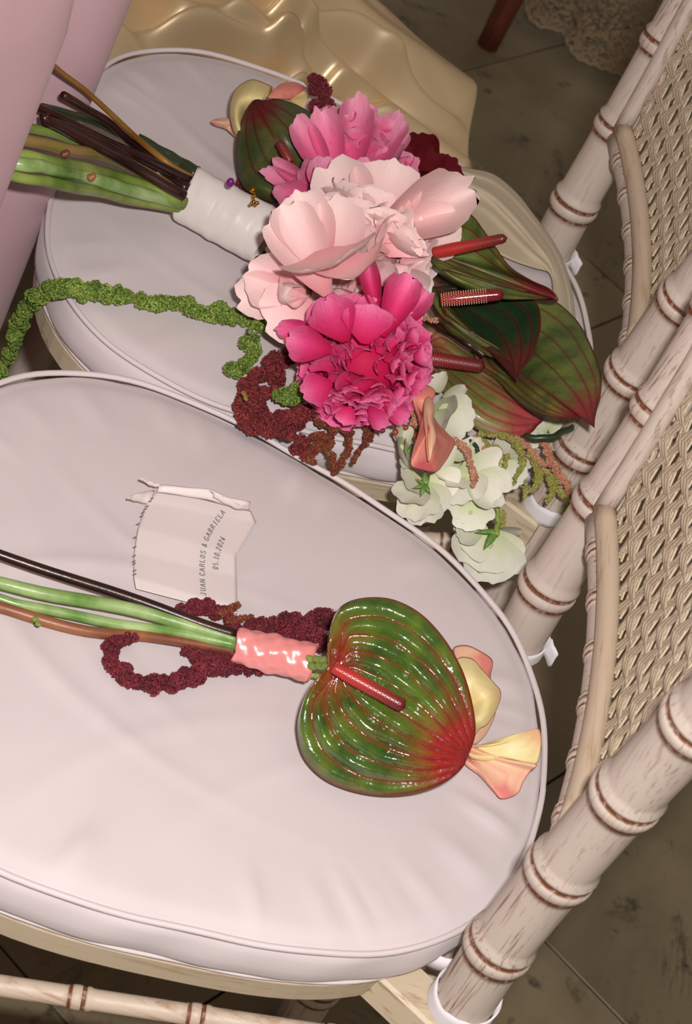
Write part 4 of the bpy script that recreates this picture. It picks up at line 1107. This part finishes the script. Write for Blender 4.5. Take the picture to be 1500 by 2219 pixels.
# pink calla lower right
solidpair('calla_lily', M_calla_p, rb, (918, 900), [(884, 842), (905, 835), (930, 836), (944, 850), (935, 872), (918, 890), (912, 920), (915, 950), (905, 905), (895, 880)], 7, [.05, .052, .055, .055, .05, .048, .05, .05, .046, .046], .044, .004, veins=(.5,), relief=.0004)
solidpair('calla_lily', M_calla_p, rb, (930, 930), [(918, 900), (935, 895), (950, 918), (972, 940), (986, 958), (975, 985), (962, 1005), (945, 1022), (918, 1018), (892, 1008), (895, 975), (905, 945)], 8, [.056, .056, .05, .044, .040, .038, .04, .042, .044, .046, .05, .054], .064, .0, veins=(.45, .8), relief=.0007)
solidpair('calla_throat', M_calla_b, rb, (928, 905), [(920, 868), (932, 860), (942, 880), (940, 910), (946, 945), (938, 975), (930, 1000), (924, 950), (918, 910)], 6, [.056, .056, .058, .06, .062, .060, .056, .066, .062], .062, .002, veins=(.5,), relief=.0003, redk=.3)

# white sweet peas: petals and green calyx
sp_w = petal_set(M_pwhite, 'w', 8, 9, .35, .6, .06, 1.25, .06)
def sweet_pea(u, v, h, plist, cal=None):
    k_ = ball('sweet_pea', H(u, v, h - .002), .0028, M_pwhite, rb, 10, 8)
    for (b_, t_, w_) in plist: petal_to(k_, rng.choice(sp_w), b_, t_, w_, nrm=VIEW(H(u, v)) + RX * rng.uniform(-.35, .35) + UP * rng.uniform(-.35, .35))
    if cal:
        cu, cv, ch, dirs = cal
        for (du, dv, w_) in dirs:
            A = H(cu, cv, ch); P = cr([A, H(cu + du * .5, cv + dv * .5, ch + .002), H(cu + du, cv + dv, ch - .002)], 8)
            V, Fc, uv = tube_geo(P, [w_ * S(A), w_ * .9 * S(A), .3 * S(A)], 8, .5)
            child_mesh('calyx', V, Fc, M_calyx, k_, uv=uv)
    return k_
sweet_pea(960, 880, .030, [((955, 850, .03), (948, 815, .03), 45), ((950, 870, .03), (975, 948, .03), 100), ((960, 880, .032), (1008, 900, .025), 80), ((955, 880, .036), (1012, 940, .026), 70), ((960, 860, .034), (1000, 850, .03), 50), ((950, 890, .034), (965, 940, .036), 60)])
sweet_pea(870, 970, .022, [((880, 950, .02), (850, 1020, .018), 55), ((880, 935, .022), (845, 960, .02), 50), ((885, 960, .022), (870, 935, .02), 40), ((890, 970, .02), (860, 1000, .024), 50), ((900, 985, .02), (885, 1030, .02), 40)], (895, 965, .022, ((-16, 22, 5), (8, 28, 5))))
sweet_pea(915, 1070, .012, [((915, 1040, .014), (862, 1055, .012), 70), ((915, 1040, .012), (905, 1138, -.004), 80), ((920, 1045, .012), (950, 1120, 0), 80), ((915, 1045, .014), (870, 1100, .006), 70), ((925, 1040, .014), (985, 1070, .01), 80), ((910, 1060, .014), (935, 1130, -.004), 60)],
          (922, 1050, .024, ((-28, 8, 6), (-10, 26, 6), (12, 22, 6), (-22, -14, 5), (10, -20, 5), (0, -34, 7))))
sweet_pea(1000, 1030, .016, [((1000, 1010, .02), (960, 1060, .014), 80), ((990, 1000, .02), (1000, 950, .024), 80), ((1000, 1010, .022), (1060, 1040, .014), 110), ((1000, 1020, .022), (1030, 1090, .01), 100), ((1010, 1000, .022), (1045, 985, .02), 80), ((980, 1010, .024), (960, 1000, .024), 70), ((1030, 1030, .022), (1095, 1070, .012), 80), ((1010, 1030, .022), (1075, 1085, .012), 60)])
sweet_pea(1020, 1110, .0, [((1030, 1080, .004), (990, 1130, -.01), 80), ((1020, 1080, .002), (1040, 1145, -.01), 70), ((1000, 1090, .002), (970, 1110, -.005), 50), ((1020, 1090, .004), (1010, 1150, -.012), 60)])
sweet_pea(1060, 1180, -.02, [((1060, 1150, -.018), (990, 1180, -.03), 90), ((1060, 1150, -.018), (1020, 1235, -.04), 100), ((1060, 1150, -.018), (1070, 1262, -.045), 110), ((1065, 1150, -.018), (1100, 1230, -.04), 90), ((1070, 1150, -.016), (1105, 1150, -.03), 70), ((1050, 1150, -.016), (978, 1155, -.02), 50)],
          (1076, 1150, -.008, ((-48, 4, 7), (-26, 40, 9), (-18, 10, 9), (4, -16, 7))))
stem(rb, [(1075, 1158, -.006), (1080, 1130, -.004), (1076, 1100, .0), (1070, 1085, .004)], (6, 5), M_sgreen, 'sweet_pea_stem')
sweet_pea(1200, 925, .020, [((1180, 940, .02), (1165, 905, .02), 50), ((1190, 930, .02), (1230, 915, .024), 60), ((1200, 945, .018), (1180, 975, .014), 60), ((1190, 930, .02), (1240, 945, .018), 50), ((1180, 940, .02), (1130, 950, .01), 50)])
sweet_pea(1110, 1010, .008, [((1080, 1000, .008), (1130, 1060, .004), 60), ((1090, 1000, .008), (1145, 1010, .006), 60), ((1070, 990, .01), (1110, 965, .01), 50)])
stem(rb, [(1140, 944, .03), (1165, 950, .034), (1205, 944, .038), (1240, 925, .04), (1262, 908, .038)], (7, 8, 6), M_sdgreen, 'green_stem')
stem(rb, [(1010, 945, .025), (1030, 965, .03), (1035, 980, .03)], (6, 4), M_sdgreen, 'green_stem')
# berries
for (u, v, r_) in ((855, 916, 9), (857, 936, 7), (905, 944, 8), (880, 926, 6), (882, 905, 6), (900, 925, 5), (868, 900, 6)):
    ball('berry', H(u, v, .03), r_ * S(H(u, v, .03)), M_berry, rb, 12, 8)
stem(rb, [(862, 905, .026), (875, 890, .03), (885, 870, .03)], (4, 4), M_sdgreen, 'berry_stem')
stem(rb, [(905, 940, .026), (900, 915, .028), (890, 890, .03)], (5, 5), M_sdgreen, 'berry_stem')
# astilbe sprays
amaranth('astilbe', [[(880, 880, .034, 8), (900, 905, .034, 9), (895, 920, .034, 8)], [(985, 955, .036, 8), (1010, 975, .036, 9), (1020, 1005, .034, 8), (1028, 1030, .032, 8), (1025, 1050, .03, 6)], [(920, 690, .05, 7), (945, 695, .05, 7)],
    [(1030, 950, .026, 7), (1050, 975, .026, 6), (1058, 1000, .024, 5)], [(1180, 965, .022, 11), (1195, 1000, .018, 11), (1212, 1030, .014, 11), (1230, 1055, .01, 10), (1240, 1075, .008, 8)], [(1120, 950, .022, 8), (1150, 975, .02, 8), (1180, 1010, .018, 8)]], M_ast, rb, 2.3, lobes=3)
amaranth('astilbe', [[(1040, 950, .02, 7), (1060, 965, .02, 8), (1085, 975, .02, 7), (1080, 1000, .018, 7), (1070, 1020, .014, 5)], [(1110, 955, .022, 9), (1130, 980, .02, 9), (1130, 1010, .018, 8), (1115, 1045, .012, 6)],
    [(1150, 985, .018, 9), (1165, 1015, .016, 10), (1165, 1045, .012, 10), (1150, 1065, .010, 7)], [(1180, 1020, .014, 10), (1200, 1050, .012, 10), (1190, 1085, .008, 7)], [(1210, 1060, .012, 10), (1230, 1085, .008, 8), (1225, 1105, .004, 6)],
    [(1100, 985, .018, 6), (1095, 1010, .016, 5), (1085, 1022, .012, 5)], [(1140, 1050, .01, 5), (1138, 1075, .006, 5)], [(1040, 940, .022, 6), (1090, 945, .022, 7), (1120, 950, .022, 7)], [(1092, 1110, .004, 5), (1090, 1140, 0, 5)]], M_astg, rb, 2.3, lobes=3)
stem(rb, [(1090, 945, .022), (1140, 985, .02), (1190, 1035, .014), (1240, 1090, .006)], (2, 1.5), M_sbrown, 'astilbe_stem')

# ================================================================== cream cloth over the back edge of the rear cushion
def cream():  # cream fold added as a sheet of its own above the cushion cover
    g = [[(930, 330, .006), (1000, 362, .006), (1068, 378, .008), (1120, 420, .006), (1155, 465, .004), (1185, 505, .002), (1210, 545, .0), (1228, 590, -.002), (1240, 640, -.002), (1247, 700, -.004)],
         [(925, 370, .008), (1000, 392, .009), (1060, 415, .012), (1105, 450, .012), (1140, 485, .010), (1170, 520, .010), (1195, 555, .008), (1212, 598, .006), (1222, 645, .005), (1226, 700, .004)],
         [(930, 420, .006), (990, 440, .006), (1050, 462, .007), (1090, 490, .007), (1125, 520, .007), (1155, 545, .008), (1185, 572, .007), (1200, 605, .0055), (1206, 650, .0055), (1208, 705, .0055)],
         [(930, 500, .006), (980, 520, .006), (1030, 535, .006), (1070, 545, .006), (1100, 560, .0055), (1130, 572, .005), (1165, 583, .005), (1195, 592, .005), (1198, 650, .005), (1196, 705, .005)]]
    G = [cr(r_, 70) for r_ in g]; V = []
    nv = 40
    for i in range(70):
        colp = cr([G[k][i] for k in range(4)], nv)
        for j in range(nv):
            u, v, h = colp[j]; s = i / 69; t = j / (nv - 1)
            h += .0035 * math.exp(-((t - (.30 + .35 * s)) / .06) ** 2) * math.sin(min(1, s * 1.3) * math.pi) + .0022 * math.exp(-((t - (.55 + .3 * s)) / .05) ** 2) * math.sin(s * math.pi) + .002 * math.exp(-((t - .12) / .05) ** 2)
            V.append(H(u, v, h + .0045))
    o = mesh_obj('cloth_fold', V, grid_faces(70, nv), M_cream); s = o.modifiers.new('s', 'SOLIDIFY'); s.thickness = .0008
    tag(o, 'loose cream cloth folded over the back edge of the rear cushion', 'napkin')
cream()

# ================================================================== folded printed paper on the front cushion
def paper():
    t = thing('folded_paper', H(400, 1180, .0), 'ivory pleated paper printed with names and a date, under the posy amaranth', 'paper')
    rows = [[(338, 1066, .0085), (420, 1078, .009), (480, 1092, .009), (545, 1108, .0085)],
            [(318, 1090, .008), (400, 1102, .0082), (470, 1118, .0082), (556, 1132, .007)],
            [(300, 1145, .0095), (370, 1163, .0095), (440, 1182, .0095), (512, 1205, .0085)],
            [(291, 1200, .008), (360, 1214, .008), (440, 1235, .008), (513, 1248, .007)],
            [(291, 1252, .0092), (360, 1272, .0092), (430, 1293, .0092), (515, 1310, .008)],
            [(295, 1275, .008), (360, 1292, .008), (430, 1310, .008), (515, 1330, .007)]]
    nv = 30; G = [cr(r_, nv) for r_ in rows]
    V = []
    for i in range(51):
        x = i / 50 * 5; k = min(int(x), 4); f = x - k; f2 = f
        for j in range(nv):
            p = G[k][j] * (1 - f2) + G[k + 1][j] * f2
            V.append(H(p[0], p[1], p[2] + .002))
    o = mesh_obj('sheet', V, grid_faces(51, nv), M_paper, t, smooth=True); s = o.modifiers.new('s', 'SOLIDIFY'); s.thickness = .0005
    # curled flaps and deckled strip along the far edge
    def flap(pts_a, pts_b, name='flap', mat=M_paper):
        A = cr([H(*p) for p in pts_a], 16); B = cr([H(*p) for p in pts_b], 16)
        V = []
        for i in range(16):
            for j in range(6):
                f = j / 5; p = A[i] * (1 - f) + B[i] * f; p = p + np.array([0, 0, .0015 * math.sin(f * 3.14) + .0003 * math.sin(i * 1.1)]); V.append(p)
        o = mesh_obj(name, V, grid_faces(16, 6), mat, t); s = o.modifiers.new('s', 'SOLIDIFY'); s.thickness = .0005
    flap([(336, 1062, .010), (310, 1066, .014), (285, 1073, .016), (275, 1080, .016)], [(325, 1092, .009), (308, 1090, .010), (290, 1086, .012), (276, 1082, .015)])
    flap([(345, 1052, .014), (400, 1056, .018), (455, 1062, .020), (500, 1080, .018), (542, 1088, .016)], [(340, 1066, .012), (400, 1074, .014), (455, 1084, .015), (500, 1096, .014), (540, 1100, .014)])
    flap([(345, 1052, .013), (330, 1046, .016), (315, 1042, .018), (302, 1037, .020)], [(350, 1056, .013), (335, 1055, .014), (325, 1052, .015), (304, 1040, .019)])
    flap([(455, 1064, .022), (490, 1080, .022), (515, 1092, .020), (540, 1094, .020)], [(462, 1078, .018), (490, 1092, .018), (512, 1102, .016), (540, 1105, .014)])
    # stroke letters
    G_ = {'J': [[(.1, .2), (.25, 0), (.5, 0), (.65, .25), (.65, 1)], [(.4, 1), (.9, 1)]], 'U': [[(.15, 1), (.15, .25), (.35, 0), (.65, 0), (.85, .25), (.85, 1)], [(0, 1), (.3, 1)], [(.7, 1), (1, 1)]],
          'A': [[(.05, 0), (.5, 1), (.95, 0)], [(.25, .35), (.75, .35)], [(-.05, 0), (.2, 0)], [(.8, 0), (1.05, 0)]], 'N': [[(.1, 0), (.1, 1), (.9, 0), (.9, 1)], [(0, 0), (.25, 0)], [(.75, 1), (1, 1)]],
          'C': [[(.9, .75), (.7, 1), (.35, 1), (.1, .7), (.1, .3), (.35, 0), (.7, 0), (.9, .25)]], 'R': [[(.15, 0), (.15, 1), (.6, 1), (.85, .8), (.6, .5), (.15, .5)], [(.5, .5), (.95, 0)], [(0, 0), (.3, 0)]],
          'L': [[(.15, 1), (.15, 0), (.85, 0), (.85, .2)], [(0, 1), (.3, 1)]], 'O': [[(.5, 1), (.15, .75), (.1, .4), (.3, .05), (.5, 0), (.85, .25), (.9, .6), (.7, .95), (.5, 1)]],
          'S': [[(.85, .8), (.6, 1), (.3, 1), (.12, .75), (.4, .55), (.7, .42), (.88, .22), (.65, 0), (.3, 0), (.1, .2)]], '&': [[(.95, 0), (.35, .7), (.4, 1), (.65, 1), (.65, .75), (.15, .35), (.2, .05), (.5, 0), (.9, .45)]],
          'G': [[(.9, .78), (.65, 1), (.35, 1), (.1, .7), (.1, .3), (.35, 0), (.7, 0), (.9, .2), (.9, .45), (.6, .45)]], 'B': [[(.15, 0), (.15, 1), (.6, 1), (.8, .8), (.6, .53), (.15, .53)], [(.6, .53), (.88, .28), (.65, 0), (.15, 0)]],
          'I': [[(.5, 0), (.5, 1)], [(.3, 0), (.7, 0)], [(.3, 1), (.7, 1)]], 'E': [[(.85, .15), (.85, 0), (.15, 0), (.15, 1), (.8, 1), (.8, .85)], [(.15, .52), (.6, .52)]],
          '0': [[(.5, 1), (.2, .8), (.15, .4), (.35, .02), (.55, 0), (.82, .25), (.85, .65), (.65, .98), (.5, 1)]], '5': [[(.8, 1), (.3, 1), (.2, .55), (.6, .6), (.82, .35), (.6, 0), (.2, .05)]],
          '3': [[(.2, .9), (.55, 1), (.8, .78), (.5, .53), (.82, .28), (.55, 0), (.15, .08)]], '2': [[(.2, .8), (.5, 1), (.8, .75), (.15, 0), (.85, 0)]], '6': [[(.75, .95), (.35, .75), (.18, .3), (.45, 0), (.8, .25), (.6, .52), (.22, .35)]], '.': [[(.2, .04), (.8, .04)], [(.2, .14), (.8, .14)]]}
    def write(text, path, hpx, name):
        V = []; Fc = []
        P = cr(path, 200); dl = np.r_[0, np.cumsum(np.linalg.norm(np.diff(P[:, :2], axis=0), axis=1))]
        wts = [.55 if c in ' .' else 1 for c in text]; tot = sum(wts); x = 0
        for c, wt in zip(text, wts):
            l0 = x / tot * dl[-1]; adv = dl[-1] * wt / tot; x += wt
            if c == ' ': continue
            lc = l0 + adv / 2
            pc = np.array([np.interp(lc, dl, P[:, k]) for k in range(3)]); pd = np.array([np.interp(lc + 3, dl, P[:, k]) - np.interp(lc - 3, dl, P[:, k]) for k in range(2)]); pd /= np.linalg.norm(pd)
            up = np.array([pd[1], -pd[0]])                       # letter tops point left of the reading direction
            cw = adv * .72
            for st in G_[c]:
                for a, b in zip(st[:-1], st[1:]):
                    pa = pc[:2] + pd * (a[0] - .5) * cw + (up + pd * .2) * (a[1]) * hpx; pb = pc[:2] + pd * (b[0] - .5) * cw + (up + pd * .2) * (b[1]) * hpx
                    dd = pb - pa; L = np.linalg.norm(dd); dd /= L + 1e-9; nn = np.array([-dd[1], dd[0]])
                    th = .9 if abs(dd @ up) > .5 else .6
                    b0 = len(V)
                    for q_ in (pa + nn * th, pb + nn * th, pb - nn * th, pa - nn * th): V.append(sheet_pt(*q_))
                    Fc.append((b0, b0 + 1, b0 + 2, b0 + 3))
        mesh_obj(name, V, Fc, M_ink, t, smooth=False)
    # lay ink on the sheet: cast down the lens line on the sheet mesh
    from mathutils.bvhtree import BVHTree
    bt = BVHTree.FromPolygons([tuple(v) for v in V], [tuple(f) for f in grid_faces(51, nv)])
    def sheet_pt(u, v):
        w = W(u, v, .47); d = Vector(w - CAM).normalized(); hit = bt.ray_cast(Vector(CAM), d)
        return np.array(hit[0] - d * .0006) if hit[0] is not None else H(u, v, .013)
    write('JUAN CARLOS & GABRIELA', [(447, 1292, 0), (444, 1250, 0), (444, 1215, 0), (449, 1180, 0), (462, 1150, 0), (489, 1110, 0)], 11, 'printed_names')
    write('05.30.2026', [(473, 1236, 0), (474, 1215, 0), (479, 1192, 0), (489, 1166, 0)], 12, 'printed_date')
    V = []; Fc = []
    for (u, v) in ((330, 1080), (326, 1086), (320, 1097), (316, 1103), (311, 1110), (308, 1118), (300, 1135), (294, 1164), (293, 1185), (292, 1204), (291, 1216), (292, 1221), (293, 1236), (293, 1244)):
        b0 = len(V)
        for (a, b) in ((-3, -1.4), (3, -2.2), (3, .4), (-3, 1.2)): V.append(H(u + a, v + b, .0155))
        Fc.append((b0, b0 + 1, b0 + 2, b0 + 3))
    mesh_obj('stitching', V, Fc, M_ink, t, smooth=False)
paper()
